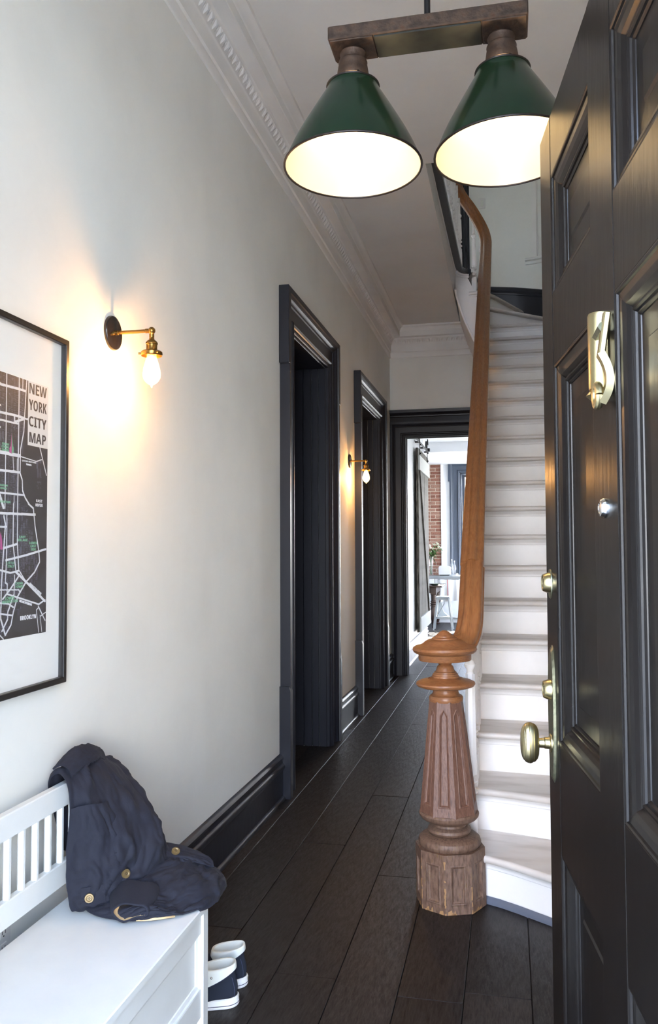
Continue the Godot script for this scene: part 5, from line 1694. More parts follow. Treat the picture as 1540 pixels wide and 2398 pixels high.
	for s in [-1.0, 1.0]:
		var q := []
		for p in [Vector3(0.012, 0.030, 0.022 * s), Vector3(0.012, 0.06, 0.025 * s), Vector3(0.020, 0.095, 0.0285 * s)]: q.append(p + Vector3(0, 0, 0.0035 * s))
		tube(st, spline(q, 5), 0.0007, 4)
	obj("stitching", st, M.seam_thread, t)
	return t

func shoes():
	var a := sneaker()
	a.transform = Transform3D(Basis(Vector3.UP, PI + 0.36), Vector3(-0.866, 0, -2.607))
	var b := copy(a, "farther navy canvas high-top shoe standing behind its pair, beside the bench")
	b.transform = Transform3D(Basis(Vector3.UP, PI + 0.30) * Basis.from_scale(Vector3(1, 1, -1)), Vector3(-0.874, 0, -2.725))

# ---------------------------------------------------------------- kitchen beyond the doorway
const ZK := -16.85          # back wall of the kitchen

func kitchen():
	var w: Material = M.kitchen_white
	# left wall runs to the end of the barn door, then the room widens
	st_wall("wall_kitchen_left", "white kitchen wall behind the grey barn door", [[Vector3(XL - 0.35, 0, ZB - 0.15), Vector3(-1.235, 3.3, -12.75)], [Vector3(-3.6, 0, -12.75), Vector3(-3.4, 3.3, ZK)], [Vector3(-3.6, 0, -12.6), Vector3(XL, 3.3, -12.75)]], w)
	st_wall("wall_kitchen_right", "white kitchen wall on the right, out of sight", [[Vector3(1.7, 0, ZB - 0.15), Vector3(1.9, 3.3, -13.9)], [Vector3(1.7, 0, -15.9), Vector3(1.9, 3.3, ZK)], [Vector3(1.7, 0, -13.9), Vector3(1.9, 0.45, -15.9)], [Vector3(1.7, 2.95, -13.9), Vector3(1.9, 3.3, -15.9)], [Vector3(0.8, 0, ZB - 0.16), Vector3(1.7, 3.3, ZB)]], w)
	st_wall("wall_kitchen_back", "white kitchen back wall around the slate blue window", [
		[Vector3(-3.6, 0, ZK - 0.3), Vector3(-0.93, 3.3, ZK)], [Vector3(-0.93, 0, ZK - 0.3), Vector3(-0.02, 0.95, ZK)], [Vector3(-0.93, 2.95, ZK - 0.3), Vector3(-0.02, 3.3, ZK)],
		[Vector3(-0.02, 0, ZK - 0.3), Vector3(0.30, 3.3, ZK)], [Vector3(0.30, 2.75, ZK - 0.3), Vector3(1.9, 3.3, ZK)], [Vector3(1.05, 0, ZK - 0.3), Vector3(1.9, 2.75, ZK)]], w)
	var cs := S()
	box(cs, Vector3(-3.6, 3.30, ZB - 0.15), Vector3(1.9, 3.45, ZK))
	box(cs, Vector3(-3.6, 3.125, -14.6), Vector3(1.9, 3.31, ZK))
	tag(obj("ceiling", cs, w), "white kitchen ceiling with a lower soffit along the far side", "ceiling", "", "structure")
	var kb := S()
	run(kb, BASE, Vector3(-1.235, 0, ZB - 0.16), Vector3(-1.235, 0, -12.75), Vector3.RIGHT, Vector3.UP)
	tag(obj("baseboard_kitchen", kb, M.stair_paint), "pale moulded baseboard under the barn door in the kitchen", "baseboard", "", "structure")
	var rl := thing("recessed_light", "small round recessed spotlight in the kitchen ceiling", "ceiling light", Vector3(-0.86, 3.3, -13.2))
	var rs := S()
	lathe(rs, [Vector2(0.075, 3.302), Vector2(0.08, 3.292), Vector2(0.06, 3.291), Vector2(0.05, 3.305)], 24, Transform3D(Basis(), Vector3(-0.86, 0, -13.2)))
	obj("trim_ring", rs, M.steel, rl)
	rs = S()
	lathe(rs, [Vector2(0.0, 3.296), Vector2(0.055, 3.296)], 20, Transform3D(Basis(), Vector3(-0.86, 0, -13.2)))
	obj("lens", rs, M.slot_dark, rl)
	# brick pier: every brick its own
	var bp := thing("brick_pier", "strip of bare red brick wall beside the kitchen window", "brick wall", Vector3(-1.6, 0, ZK + 0.06), "", "structure")
	boxm("mortar_bed", Vector3(-2.3, 0, ZK), Vector3(-1.313, 3.125, ZK + 0.05), 0.0, M.mortar, bp)
	var rng := RandomNumberGenerator.new()
	rng.seed = 8
	var y := 0.90
	var c := 0
	while y < 3.07:
		var x := -1.316
		var len: float = 0.205 if c % 2 == 0 else 0.098
		if c % 6 == 5: len = 0.098
		for k in 4:
			var xl := x - len + rng.randf_range(-0.004, 0.004)
			boxm("brick", Vector3(xl, y + rng.randf_range(-0.001, 0.001), ZK + 0.02), Vector3(x, y + 0.057, ZK + 0.058 + rng.randf_range(-0.004, 0.004)), 0.005, M["brick_%d" % rng.randi_range(0, 2)], bp)
			x = xl - 0.011
			len = 0.205 if c % 6 != 5 else 0.098
		y += 0.0675
		c += 1
	tag(boxm("trim_2", Vector3(-1.313, 0.9, ZK), Vector3(-1.262, 3.125, ZK + 0.075), 0.003, w), "narrow white corner strip between brick and window wall", "trim", "", "structure")
	# window with an eared slate blue casing
	var wt := thing("window_2", "tall kitchen window in a slate blue eared casing above the worktop", "window", Vector3(-0.475, 0.95, ZK), "", "structure")
	var st := S()
	var pr := []
	for p in CASE: pr.append(Vector2(p.x * 0.95, p.y))
	portal(st, Vector3(-0.93, 0.92, ZK), Vector3.RIGHT, Vector3.UP, Vector3(0, 0, 1), 0.91, 2.03, pr)
	obj("casing", st, M.slate_blue, wt)
	for x in [-1.168, 0.165]: boxm("casing_ear", Vector3(x, 2.78, ZK), Vector3(x + 0.055, 3.162, ZK + 0.0640), 0.003, M.slate_blue, wt)
	boxm("jamb", Vector3(-0.93, 0.95, ZK - 0.25), Vector3(-0.90, 2.95, ZK), 0.002, M.slate_blue, wt)
	boxm("jamb", Vector3(-0.05, 0.95, ZK - 0.25), Vector3(-0.02, 2.95, ZK), 0.002, M.slate_blue, wt)
	boxm("head", Vector3(-0.93, 2.92, ZK - 0.25), Vector3(-0.02, 2.95, ZK), 0.002, M.slate_blue, wt)
	for s in [[0.95, 1.95, -0.14], [1.91, 2.92, -0.18]]:
		st = S()
		var zz: float = ZK + s[2]
		box(st, Vector3(-0.90, s[0], zz - 0.035), Vector3(-0.845, s[1], zz), 0.004)
		box(st, Vector3(-0.105, s[0], zz - 0.035), Vector3(-0.05, s[1], zz), 0.004)
		box(st, Vector3(-0.845, s[0], zz - 0.035), Vector3(-0.105, s[0] + 0.06, zz), 0.004)
		box(st, Vector3(-0.845, s[1] - 0.045, zz - 0.035), Vector3(-0.105, s[1], zz), 0.004)
		var sash := obj("sash", st, M.slate_blue, wt)
		boxm("pane", Vector3(-0.845, s[0] + 0.06, zz - 0.02), Vector3(-0.105, s[1] - 0.045, zz - 0.016), 0.0, M.window_glass, sash)
	# glazed garden door out of view to the right, which lets the daylight in
	var gd := thing("door_5", "wide glazed garden door at the back of the kitchen, hidden by the stairs", "glass door", Vector3(1.0, 0, ZK), "", "structure")
	for e in [[0.30, 0.36], [0.97, 1.05]]: boxm("stile", Vector3(e[0], 0, ZK - 0.2), Vector3(e[1], 2.75, ZK - 0.15), 0.003, M.slate_blue, gd)
	for e in [[0.36, 0.97]]:
		boxm("rail", Vector3(e[0], 0, ZK - 0.2), Vector3(e[1], 0.1, ZK - 0.15), 0.003, M.slate_blue, gd)
		boxm("rail", Vector3(e[0], 2.68, ZK - 0.2), Vector3(e[1], 2.75, ZK - 0.15), 0.003, M.slate_blue, gd)
		boxm("pane", Vector3(e[0], 0.1, ZK - 0.18), Vector3(e[1], 2.68, ZK - 0.176), 0.0, M.window_glass, gd)
	var gw := thing("window_3", "long garden window in the right kitchen wall, hidden by the stairs", "window", Vector3(1.8, 0.45, -13.2), "", "structure")
	for i in 3: boxm("mullion", Vector3(1.74, 0.45, -13.9 - i + 0.03), Vector3(1.82, 2.95, -13.9 - i - 0.03), 0.003, M.slate_blue, gw)
	for i in 2: boxm("pane", Vector3(1.775, 0.45, -13.93 - i), Vector3(1.779, 2.95, -14.87 - i), 0.0, M.window_glass, gw)
	# base cabinets, worktop and what stands on it
	var cab := thing("base_cabinet", "white kitchen base cabinets under the grey worktop", "cabinet", Vector3(-1.2, 0, ZK + 0.3))
	boxm("carcass", Vector3(-2.6, 0.09, ZK + 0.02), Vector3(0.2, 0.858, ZK + 0.56), 0.002, w, cab)
	boxm("kick_board", Vector3(-2.6, 0.0, ZK + 0.02), Vector3(0.2, 0.09, ZK + 0.50), 0.0, w, cab)
	for i in 5:
		var x := -2.43 + 0.51 * i
		var d := boxm("cabinet_door", Vector3(x, 0.10, ZK + 0.56), Vector3(x + 0.50, 0.852, ZK + 0.58), 0.003, w, cab)
		boxm("rail", Vector3(x + 0.01, 0.76, ZK + 0.58), Vector3(x + 0.49, 0.845, ZK + 0.586), 0.002, w, d)
	tag(boxm("worktop", Vector3(-2.62, 0.858, ZK + 0.02), Vector3(0.22, 0.905, ZK + 0.61), 0.004, M.worktop_grey), "long grey kitchen worktop under the blue window", "worktop")
	var zt := ZK + 0.36
	var tt := thing("toaster", "rounded brushed steel toaster on the kitchen worktop", "toaster", Vector3(-1.23, 0.905, zt))
	st = S()
	var poly := []
	for q in [[0.11, 0.02, 0.0], [0.11, 0.155, 1.0], [-0.11, 0.155, 2.0], [-0.11, 0.02, 3.0]]:
		for k in 6:
			var a: float = -PI / 2 + PI / 2 * q[2] + PI / 2 * k / 5.0
			var r := 0.035 if q[2] == 1.0 or q[2] == 2.0 else 0.012
			var cx: float = q[0] - signf(q[0]) * r
			var cy: float = q[1] + (r if q[1] < 0.1 else 0.0)
			poly.append(Vector2(cx + r * cos(a), cy + r * sin(a)))
	prism(st, poly, Vector3(-1.23, 0.905, zt - 0.08), Vector3.RIGHT, Vector3.UP, Vector3(0, 0, 0.17))
	obj("body", st, M.steel, tt)
	boxm("end_cap", Vector3(-1.122, 0.925, zt - 0.07), Vector3(-1.108, 1.07, zt + 0.08), 0.006, M.kitchen_white, tt)
	boxm("lever", Vector3(-1.110, 1.01, zt - 0.01), Vector3(-1.088, 1.022, zt + 0.02), 0.003, M.slot_dark, tt)
	boxm("dial", Vector3(-1.110, 0.95, zt - 0.01), Vector3(-1.098, 0.972, zt + 0.015), 0.003, M.slot_dark, tt)
	boxm("foot", Vector3(-1.32, 0.905, zt - 0.07), Vector3(-1.14, 0.927, zt + 0.075), 0.002, M.black_iron, tt)
	boxm("slot", Vector3(-1.31, 1.094, zt - 0.03), Vector3(-1.15, 1.096, zt - 0.01), 0.0, M.slot_dark, tt)
	for i in 2:
		var b := thing("glass_bottle", ["taller clear glass bottle behind the toaster on the kitchen worktop", "shorter clear glass bottle just right of the toaster on the kitchen worktop"][i], "bottle", Vector3(-1.10 + 0.05 * i, 0.905, ZK + 0.22 - 0.04 * i), "clear bottles on the kitchen worktop")
		st = S()
		var h: float = [0.30, 0.27][i]
		lathe(st, [Vector2(0, 0.0), Vector2(0.03, 0.002), Vector2(0.032, 0.01), Vector2(0.032, h * 0.6), Vector2(0.026, h * 0.72), Vector2(0.012, h * 0.82), Vector2(0.011, h), Vector2(0.008, h)], 18, Transform3D(Basis(), b.position))
		obj("glass", st, M.clear_glass, b)
		st = S()
		lathe(st, [Vector2(0.010, h - 0.012), Vector2(0.010, h + 0.018), Vector2(0, h + 0.018)], 12, Transform3D(Basis(), b.position))
		obj("stopper", st, M.kitchen_white, b)
	var kb2 := S()
	ball(kb2, Vector3(-0.985, 0.93, ZK + 0.42), 0.025, 14, 0.8)
	tag(obj("white_ball", kb2, M.petal_white), "small white round object at the edge of the kitchen worktop, right of the bottles", "ornament")
	lilies(Vector3(-1.50, 0.905, ZK + 0.33))
	towel()
	stool()
	table()
	barn_door()

func lilies(o: Vector3):
	var t := thing("vase", "tall clear glass vase on the kitchen worktop", "vase", o)
	var st := S()
	lathe(st, [Vector2(0, 0.0), Vector2(0.045, 0.0), Vector2(0.048, 0.006), Vector2(0.046, 0.12), Vector2(0.050, 0.30), Vector2(0.058, 0.37), Vector2(0.0565, 0.371), Vector2(0.047, 0.30), Vector2(0.042, 0.12), Vector2(0.042, 0.02), Vector2(0, 0.018)], 24, Transform3D(Basis(), o))
	obj("glass", st, M.clear_glass, t)
	var b := thing("lily_bouquet", "loose bunch of white lilies with green leaves standing in the kitchen vase", "flowers", o)
	var rng := RandomNumberGenerator.new()
	rng.seed = 4
	var leaf := func(l: SurfaceTool, p: Vector3, d: Vector3, len: float, wd: float, droop: float):
		var side := d.cross(Vector3.UP).normalized()
		if side.length() < 0.1: side = Vector3.RIGHT
		var pts := []
		for i in 7:
			var f := i / 6.0
			pts.append([p + d * len * f + Vector3(0, -droop * f * f, 0), wd * sin(PI * (0.08 + 0.92 * f)) + 0.001])
		var g := ng()
		for i in 6:
			var a: Vector3 = pts[i][0]
			var c: Vector3 = pts[i + 1][0]
			var wa: float = pts[i][1]
			var wc: float = pts[i + 1][1]
			var up := side.cross(d).normalized() * 0.3
			quad(l, a - side * wa + up * wa, a, c, c - side * wc + up * wc, g)
			quad(l, a, a + side * wa + up * wa, c + side * wc + up * wc, c, g)
	for i in 11:
		var ang := TAU * i / 11.0 + rng.randf_range(-0.2, 0.2)
		var sp := rng.randf_range(0.08, 0.28)
		var h := rng.randf_range(0.52, 0.72) - sp * 0.5
		var tip := o + Vector3(sp * cos(ang), h, sp * sin(ang) * 0.6)
		st = S()
		var path := spline([o + Vector3(-0.02 * cos(ang), 0.02, -0.02 * sin(ang)), o + Vector3(0.03 * cos(ang), 0.36, 0.03 * sin(ang)), tip], 6)
		tube(st, path, 0.0035, 6)
		obj("stem", st, M.leaf_green, b)
		for k in 6:
			st = S()
			var f := rng.randf_range(0.55, 1.0)
			var p: Vector3 = path[int(f * (path.size() - 1))]
			var a2 := rng.randf_range(0, TAU)
			leaf.call(st, p, Vector3(cos(a2), rng.randf_range(-0.3, 0.5), sin(a2)).normalized(), rng.randf_range(0.10, 0.2), rng.randf_range(0.010, 0.020), rng.randf_range(0.02, 0.09))
			obj("leaf", st, M.leaf_green, b)
		if i % 2 == 0 or i > 7:
			st = S()
			var ax = (tip - path[path.size() - 3]).normalized()
			var s1 = ax.cross(Vector3.RIGHT).normalized()
			var s2 = ax.cross(s1)
			for q in 6:
				var a3 := TAU * q / 6.0
				leaf.call(st, tip, (ax * 0.75 + (s1 * cos(a3) + s2 * sin(a3)) * 0.75).normalized(), 0.085, 0.020, 0.02)
			obj("flower", st, M.petal_white, b)
		else:
			st = S()
			var ax2 = (tip - path[path.size() - 3]).normalized()
			var pts := [tip, tip + ax2 * 0.03, tip + ax2 * 0.07, tip + ax2 * 0.095]
			var fr := frames_along(pts)
			var rr := [0.006, 0.013, 0.011, 0.003]
			for q in 4: fr[q].basis = Basis(fr[q].basis.x * rr[q], fr[q].basis.y * rr[q], fr[q].basis.z)
			sweep(st, ring2(1.0, 8), fr)
			obj("bud", st, M.petal_white, b)

func towel():
	var t := thing("dish_towel", "white dish towel with a faint red stripe hanging on the cabinet front", "towel", Vector3(-1.10, 0.5, ZK + 0.62))
	var z := ZK + 0.612
	var g := []
	for j in 13:
		var row := []
		for i in 19:
			var u := i / 18.0
			var v := j / 12.0
			row.append(Vector3(-1.30 + 0.30 * u + 0.05 * v * (u - 0.3), 0.835 - 0.43 * v + 0.03 * u * v, z + 0.014 * sin(u * 13.0 + v * 1.5) * (0.3 + 0.7 * v)))
		g.append(row)
	var st := S()
	sheet(st, g, 0.003)
	obj("cloth", st, M.towel_cotton, t)
	st = S()
	var s := []
	for j in 13: s.append([g[j][8] + Vector3(0, 0, 0.004), g[j][9] + Vector3(0, 0, 0.004)])
	for j in 12: quad(st, s[j][0], s[j + 1][0], s[j + 1][1], s[j][1])
	obj("stripe", st, M.red_stripe, t)
	st = S()
	tube(st, [Vector3(-1.34, 0.838, z), Vector3(-0.94, 0.838, z)], 0.006, 8)
	obj("rail", st, M.steel, t)

func stool():
	var t := thing("step_stool", "pale grey wooden stool with splayed legs in front of the kitchen cabinets", "stool", Vector3(-1.14, 0, -14.9))
	var m: Material = M.stool_grey
	boxm("seat", Vector3(-1.262, 0.565, -15.06), Vector3(-1.022, 0.59, -14.76), 0.006, m, t)
	boxm("apron", Vector3(-1.248, 0.535, -14.79), Vector3(-1.036, 0.566, -14.775), 0.002, m, t)
	boxm("apron", Vector3(-1.248, 0.535, -15.045), Vector3(-1.036, 0.566, -15.03), 0.002, m, t)
	for sx in [-1.0, 1.0]:
		for sz in [-1.0, 1.0]:
			var st := S()
			var top := Vector3(-1.142 + sx * 0.095, 0.567, -14.91 + sz * 0.115)
			var bot := Vector3(-1.142 + sx * 0.165, 0.0, -14.91 + sz * 0.15)
			var b := Basis(Vector3(1, 0, 0), Vector3(0, 1, 0), Vector3(0, 0, 1))
			sweep(st, [Vector2(-0.014, -0.012), Vector2(0.014, -0.012), Vector2(0.014, 0.012), Vector2(-0.014, 0.012)], [Transform3D(Basis(Vector3.RIGHT, Vector3(0, 0, 1), Vector3.DOWN), bot), Transform3D(Basis(Vector3.RIGHT, Vector3(0, 0, 1), Vector3.DOWN), top)])
			obj("leg", st, m, t)
	for sz in [-1.0, 1.0]:
		boxm("stretcher", Vector3(-1.142 - 0.145, 0.20, -14.91 + sz * 0.138 - 0.008), Vector3(-1.142 + 0.145, 0.222, -14.91 + sz * 0.138 + 0.008), 0.002, m, t)
	boxm("step", Vector3(-1.142 - 0.135, 0.222, -15.05), Vector3(-1.142 + 0.135, 0.236, -14.85), 0.003, m, t)
	# folding brace and the shaped side board under the seat
	var st := S()
	tube(st, [Vector3(-1.12, 0.54, -14.78), Vector3(-1.115, 0.47, -14.79), Vector3(-1.25, 0.235, -14.86)], 0.009, 6)
	obj("brace", st, m, t)
	st = S()
	prism(st, [Vector2(-0.08, 0.225), Vector2(0.10, 0.225), Vector2(0.07, 0.27), Vector2(0.03, 0.30), Vector2(0.0, 0.36), Vector2(-0.01, 0.46), Vector2(-0.03, 0.50), Vector2(-0.06, 0.47), Vector2(-0.08, 0.36)], Vector3(-1.16, 0, -15.0), Vector3.RIGHT, Vector3.UP, Vector3(0, 0, 0.016))
	obj("side_board", st, m, t)

func table():
	var t := thing("dining_table", "dark turned-leg wooden table half hidden by the barn door", "table", Vector3(-1.75, 0, -15.2))
	var m: Material = M.table_wood
	var st := S()
	box(st, Vector3(-2.5, 0.735, -16.1), Vector3(-1.175, 0.765, -15.1), 0.01)
	obj("table_top", st, m, t)
	boxm("apron", Vector3(-2.42, 0.63, -15.17), Vector3(-1.30, 0.736, -15.15), 0.003, m, t)
	boxm("apron", Vector3(-1.30, 0.63, -16.05), Vector3(-1.28, 0.736, -15.17), 0.003, m, t)
	for p in [Vector3(-1.335, 0, -15.2), Vector3(-2.40, 0, -15.2), Vector3(-1.335, 0, -16.02), Vector3(-2.40, 0, -16.02)]:
		st = S()
		box(st, p + Vector3(-0.055, 0.60, -0.055), p + Vector3(0.055, 0.736, 0.055), 0.006)
		lathe(st, [Vector2(0.0, 0.0), Vector2(0.035, 0.0), Vector2(0.04, 0.02), Vector2(0.028, 0.045), Vector2(0.036, 0.09), Vector2(0.062, 0.20), Vector2(0.066, 0.30), Vector2(0.05, 0.385), Vector2(0.066, 0.395), Vector2(0.066, 0.415), Vector2(0.05, 0.422), Vector2(0.064, 0.435), Vector2(0.064, 0.452), Vector2(0.048, 0.462), Vector2(0.06, 0.475), Vector2(0.06, 0.49), Vector2(0.05, 0.5), Vector2(0.052, 0.6)], 20, Transform3D(Basis(), p))
		obj("leg", st, m, t)
	st = S()
	lathe(st, [Vector2(0.0, 0.772), Vector2(0.05, 0.772), Vector2(0.085, 0.79), Vector2(0.095, 0.802), Vector2(0.088, 0.801), Vector2(0.05, 0.785), Vector2(0.0, 0.78)], 24, Transform3D(Basis(Vector3.UP, 0.3), Vector3(-1.32, -0.006, -15.26)))
	tag(obj("green_bowl", st, M.dark_green_ceramic), "dark green shallow dish at the end of the dining table", "dish")
	st = S()
	var g := []
	for j in 6:
		var row := []
		for i in 8:
			row.append(Vector3(-1.72 + 0.26 * i / 7.0, 0.769 + 0.004 * absf(sin(i * 1.9 + j)), -15.45 + 0.26 * j / 5.0))
		g.append(row)
	sheet(st, g, 0.002)
	tag(obj("folded_napkin", st, M.towel_cotton), "white folded paper lying beside the green dish on the table", "napkin")

func barn_door():
	var x0 := -1.205
	var x1 := -1.170
	var za := -11.17
	var zb := -12.58
	var t := thing("barn_door", "weathered grey sliding barn door hanging along the kitchen wall", "door", Vector3(x1, 0.32, -11.9))
	var n := 7
	var rng := RandomNumberGenerator.new()
	rng.seed = 3
	for i in n:
		var a := lerpf(za, zb, float(i) / n)
		var b := lerpf(za, zb, float(i + 1) / n)
		boxm("board", Vector3(x0, 0.322 + rng.randf_range(-0.004, 0.004), a - 0.002), Vector3(x1 + rng.randf_range(-0.002, 0.002), 2.80, b + 0.002), 0.003, M.barn_wood, t)
	boxm("cross_rail", Vector3(x1 - 0.002, 2.50, za), Vector3(x1 + 0.022, 2.70, zb), 0.003, M.pale_board, t)
	boxm("cross_rail", Vector3(x1 - 0.002, 0.325, za), Vector3(x1 + 0.022, 0.52, zb), 0.003, M.pale_board, t)
	# diagonal braces make the dark seams
	var st := S()
	sweep(st, [Vector2(-0.05, 0), Vector2(0.05, 0), Vector2(0.05, 0.022), Vector2(-0.05, 0.022)], [Transform3D(Basis(Vector3(0, 0.53, -0.85).normalized(), Vector3.RIGHT, Vector3(0, 1, -0.64).normalized()), Vector3(x1 - 0.002, 0.50, zb + 0.10)), Transform3D(Basis(Vector3(0, 0.53, -0.85).normalized(), Vector3.RIGHT, Vector3(0, 1, -0.64).normalized()), Vector3(x1 - 0.002, 2.52, za - 0.12))])
	obj("brace", st, M.barn_wood, t)
	for z in [za - 0.17, zb + 0.17]:
		boxm("hanger_strap", Vector3(x1 + 0.001, 2.58, z - 0.022), Vector3(x1 + 0.009, 3.02, z + 0.022), 0.002, M.black_iron, t)
		st = S()
		lathe(st, [Vector2(0.0, -0.012), Vector2(0.055, -0.012), Vector2(0.062, -0.010), Vector2(0.052, 0.0), Vector2(0.062, 0.010), Vector2(0.055, 0.012), Vector2(0.0, 0.012)], 24, Transform3D(Basis(Vector3(0, 0, 1), PI / 2), Vector3(x1 - 0.008, 2.985, z)))
		obj("wheel", st, M.black_iron, t)
		st = S()
		var hoop := []
		for i in 13:
			var a := PI * i / 12.0
			hoop.append(Vector3(x1 + 0.012, 2.985 + 0.085 * sin(a), z + 0.05 * cos(a)))
		tube(st, hoop, 0.006, 6)
		obj("hoop", st, M.black_iron, t)
		st = S()
		for y in [2.62, 2.74, 2.86]: ball(st, Vector3(x1 + 0.012, y, z), 0.012, 8)
		obj("bolt", st, M.black_iron, t)
	var r := thing("barn_door_track", "black iron rail along the kitchen wall carrying the barn door", "door track", Vector3(x1, 2.9, -11.5))
	boxm("rail", Vector3(x1 - 0.012, 2.885, -9.85), Vector3(x1 - 0.004, 2.925, -12.72), 0.002, M.black_iron, r)
	for z in [-10.0, -10.7, -11.4, -12.1, -12.65]:
		boxm("spacer", Vector3(-1.236, 2.895, z - 0.012), Vector3(x1 - 0.002, 2.916, z + 0.012), 0.002, M.black_iron, r)
	for z in [-9.95, -12.68]:
		boxm("end_stop", Vector3(x1 - 0.02, 2.915, z - 0.03), Vector3(x1 + 0.02, 2.965, z + 0.03), 0.004, M.black_iron, r)

# ---------------------------------------------------------------- upper floor seen through the stair well
func upstairs():
	var w: Material = M.wall_paint
	# end wall that sweeps round into the right wall
	var st := S()
	var pts := [Vector2(-0.30, -9.44)]
	for i in 13:
		var a := PI / 2 * i / 12.0
		pts.append(Vector2(0.10 + 0.75 * sin(a), -8.69 - 0.75 * cos(a)))
	var g := ng()
	for i in pts.size() - 1:
		quad(st, Vector3(pts[i].x, 3.2, pts[i].y), Vector3(pts[i].x, 7, pts[i].y), Vector3(pts[i + 1].x, 7, pts[i + 1].y), Vector3(pts[i + 1].x, 3.2, pts[i + 1].y), g)
	box(st, Vector3(-0.385, YU, -9.60), Vector3(-0.30, 7.0, -9.44))
	box(st, Vector3(XL, 6.45, -9.60), Vector3(-0.385, 7.0, -9.44))
	box(st, Vector3(XL, YU, -9.60), Vector3(-1.25, 7.0, -9.44))
	tag(obj("wall_upper_back", st, w), "plaster wall curving round the head of the stairs", "wall", "", "structure")
	st_wall("wall_upper_left", "upper landing wall above the hall's left wall", [[Vector3(XL - 0.35, YC, ZF), Vector3(XL, 7.0, -13.0)]], w)
	st_wall("wall_upper_room", "walls of the upper back room beyond the landing door", [[Vector3(0.9, YU, -9.6), Vector3(1.05, 7.0, -13.0)], [Vector3(XL, YU, -13.2), Vector3(-1.0, 7.0, -13.0)], [Vector3(0.2, YU, -13.2), Vector3(1.05, 7.0, -13.0)], [Vector3(-1.0, 6.6, -13.2), Vector3(0.2, 7.0, -13.0)], [Vector3(-1.0, YU, -13.2), Vector3(0.2, 4.7, -13.0)], [Vector3(-0.30, 3.45, -9.65), Vector3(1.05, 7.0, -9.60)]], w)
	tag(boxm("floor_upper_room", Vector3(XL - 0.3, 3.47, -9.6), Vector3(1.05, YU, -13.2), 0.0, M.floor_board_0), "boarded floor of the upper back room", "floor", "", "structure")
	tag(boxm("ceiling_upper", Vector3(XL - 0.35, 6.9, -0.5), Vector3(XR + 0.4, 7.05, -13.2), 0.0, M.ceiling_paint), "ceiling over the upper landing", "ceiling", "", "structure")
	# floor edge of the gallery towards the well
	var fs := S()
	var ez := [-5.38, -6.2, -6.9, -7.5, -8.02, -8.2, -8.30]
	var ex := [-0.478, -0.469, -0.46, -0.452, -0.443, -0.43, -0.385]
	var eg := ng()
	for i in 6:
		quad(fs, Vector3(-0.499, YC + 0.001, ez[i]), Vector3(-0.499, YC + 0.001, ez[i + 1]), Vector3(ex[i + 1] - 0.035, YU - 0.018, ez[i + 1]), Vector3(ex[i] - 0.035, YU - 0.018, ez[i]), eg)
		quad(fs, Vector3(-0.54, YU - 0.006, ez[i]), Vector3(-0.54, YU - 0.006, ez[i + 1]), Vector3(ex[i + 1] - 0.012, YU - 0.006, ez[i + 1]), Vector3(ex[i] - 0.012, YU - 0.006, ez[i]))
		quad(fs, Vector3(-0.54, YU - 0.03, ez[i]), Vector3(-0.54, YU - 0.03, ez[i + 1]), Vector3(ex[i + 1] - 0.02, YU - 0.019, ez[i + 1]), Vector3(ex[i] - 0.02, YU - 0.019, ez[i]))
	tag(obj("trim_3", fs, M.stair_paint), "white painted edge of the upper gallery along the stair well", "fascia", "", "structure")
	# door casing at the landing
	var t := thing("door_6", "dark cased doorway on the upper landing with daylight beyond", "doorway", Vector3(-0.82, YU, -9.44), "", "structure")
	st = S()
	portal(st, Vector3(-1.25, YU, -9.44), Vector3.RIGHT, Vector3.UP, Vector3(0, 0, 1), 0.68, 2.25, CASE.map(func(p): return Vector2(p.x * 0.72, p.y)))
	obj("casing", st, M.dark_trim, t)
	boxm("jamb_board", Vector3(-0.575, YU, -9.6), Vector3(-0.555, 6.45, -9.44), 0.002, M.dark_trim, t)
	boxm("jamb_board", Vector3(-0.57, YU, -9.50), Vector3(-0.38, 6.7, -9.443), 0.002, M.dark_trim, t)
	# dark baseboard climbing with the winders round the end wall
	st = S()
	var fr := []
	var hts := [4.40, 4.36, 4.345, 4.325, 4.30, 4.28, 4.26, 4.24, 4.20, 4.15, 4.1, 4.05, 4.0, 3.95]
	for i in pts.size():
		var p: Vector2 = pts[i]
		var d: Vector2 = (pts[mini(i + 1, pts.size() - 1)] - pts[maxi(i - 1, 0)]).normalized()
		var out := Vector3(-d.y, 0, d.x)
		if out.z < 0 and i == 0: out = -out
		if out.dot(Vector3(0.1, 0, -8.69) - Vector3(p.x, 0, p.y)) < 0 and i > 0: out = -out
		fr.append(Transform3D(Basis(out, Vector3.UP, Vector3(d.x, 0, d.y)), Vector3(p.x, hts[i], p.y)))
	sweep(st, [Vector2(0, -0.62), Vector2(0.016, -0.62), Vector2(0.016, -0.095), Vector2(0.022, -0.09), Vector2(0.024, -0.075), Vector2(0.018, -0.066), Vector2(0.018, -0.052), Vector2(0.024, -0.046), Vector2(0.024, -0.03), Vector2(0.012, -0.008), Vector2(0, 0)], fr, true, true, true)
	tag(obj("baseboard_upper", st, M.dark_trim), "dark baseboard rising round the curved wall at the head of the stairs", "baseboard", "", "structure")
	# shallow niche casing with a sill on the curved wall
	var nt := thing("wall_niche", "white moulded niche surround with a sill on the curved stair wall", "niche", Vector3(0.42, 4.6, -9.36))
	var a0 := deg_to_rad(20.0)
	var P := func(a: float, off: float, y: float) -> Vector3: return Vector3(0.10 + (0.75 - off) * sin(a), y, -8.69 - (0.75 - off) * cos(a))
	st = S()
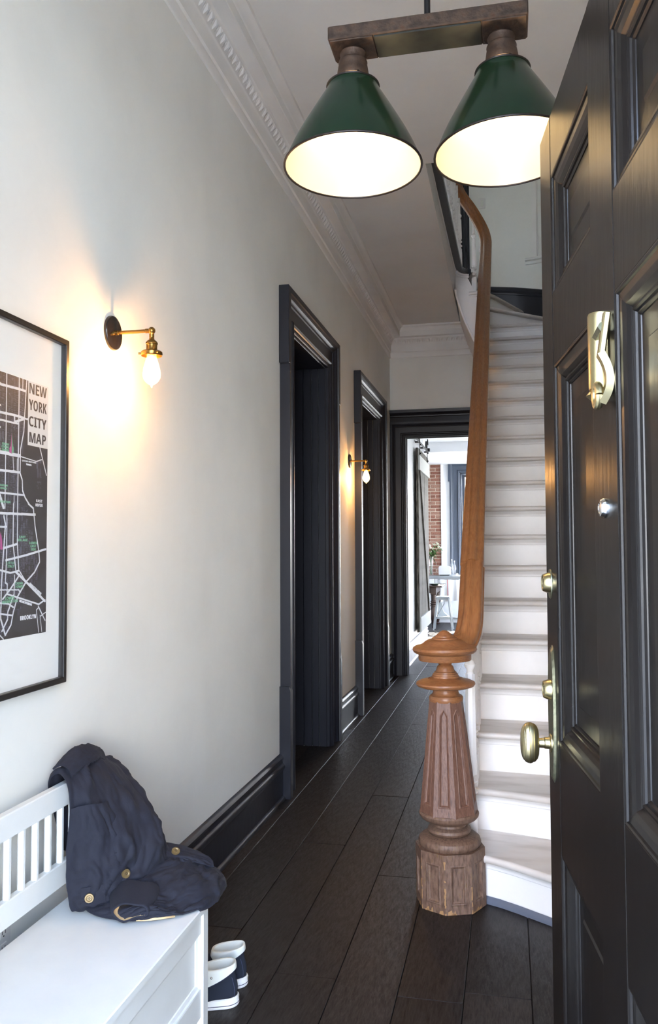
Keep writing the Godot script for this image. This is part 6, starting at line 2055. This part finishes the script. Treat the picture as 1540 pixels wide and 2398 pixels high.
	for e in [[0.0, 0.010, 0.010], [0.012, 0.055, 0.022], [0.057, 0.066, 0.012]]:
		var b0: float = deg_to_rad(16.0) + e[0] / 0.75
		var b1: float = deg_to_rad(16.0) + e[1] / 0.75
		quad(st, P.call(b0, e[2], 4.66), P.call(b1, e[2], 4.66), P.call(b1, e[2], 6.4), P.call(b0, e[2], 6.4))
		quad(st, P.call(b0, 0.0, 4.66), P.call(b0, e[2], 4.66), P.call(b0, e[2], 6.4), P.call(b0, 0.0, 6.4))
		quad(st, P.call(b1, 0.0, 4.66), P.call(b1, e[2], 4.66), P.call(b1, e[2], 6.4), P.call(b1, 0.0, 6.4))
	obj("surround", st, M.plaster_moulding, nt)
	st = S()
	var sf := []
	for i in 8:
		var a := deg_to_rad(10.0 + 6.0 * i)
		sf.append(Transform3D(Basis(Vector3(-sin(a), 0, cos(a)), Vector3.UP, Vector3(cos(a), 0, sin(a))), P.call(a, 0.0, 4.645)))
	sweep(st, [Vector2(0, -0.05), Vector2(0.02, -0.045), Vector2(0.03, -0.02), Vector2(0.06, -0.012), Vector2(0.065, 0.0), Vector2(0.06, 0.012), Vector2(0, 0.014)], sf, true, true, true)
	obj("sill", st, M.plaster_moulding, nt)
	var sw := thing("light_switch", "white rocker light switch on the plaster wall at the head of the stairs", "light switch", Vector3(-0.24, 5.35, -9.44))
	boxm("cover_plate", Vector3(-0.278, 5.285, -9.44), Vector3(-0.204, 5.405, -9.433), 0.003, M.outlet_plastic, sw)
	boxm("rocker", Vector3(-0.256, 5.31, -9.434), Vector3(-0.226, 5.38, -9.429), 0.002, M.cream_canvas, sw)

func _ready():
	materials()
	M.pendant_glow = glow("pendant_glow", Color(1.0, 0.90, 0.72), 0.12)
	M.sconce_glow = glow("sconce_glow", Color(1.0, 0.80, 0.48), 0.6)
	setup()
	shell()
	stairs()
	kitchen()
	upstairs()
	street_door()
	newel()
	balustrade()
	pendant()
	sconces()
	framed_map()
	bench()
	coat()
	shoes()
	wall_outlet()
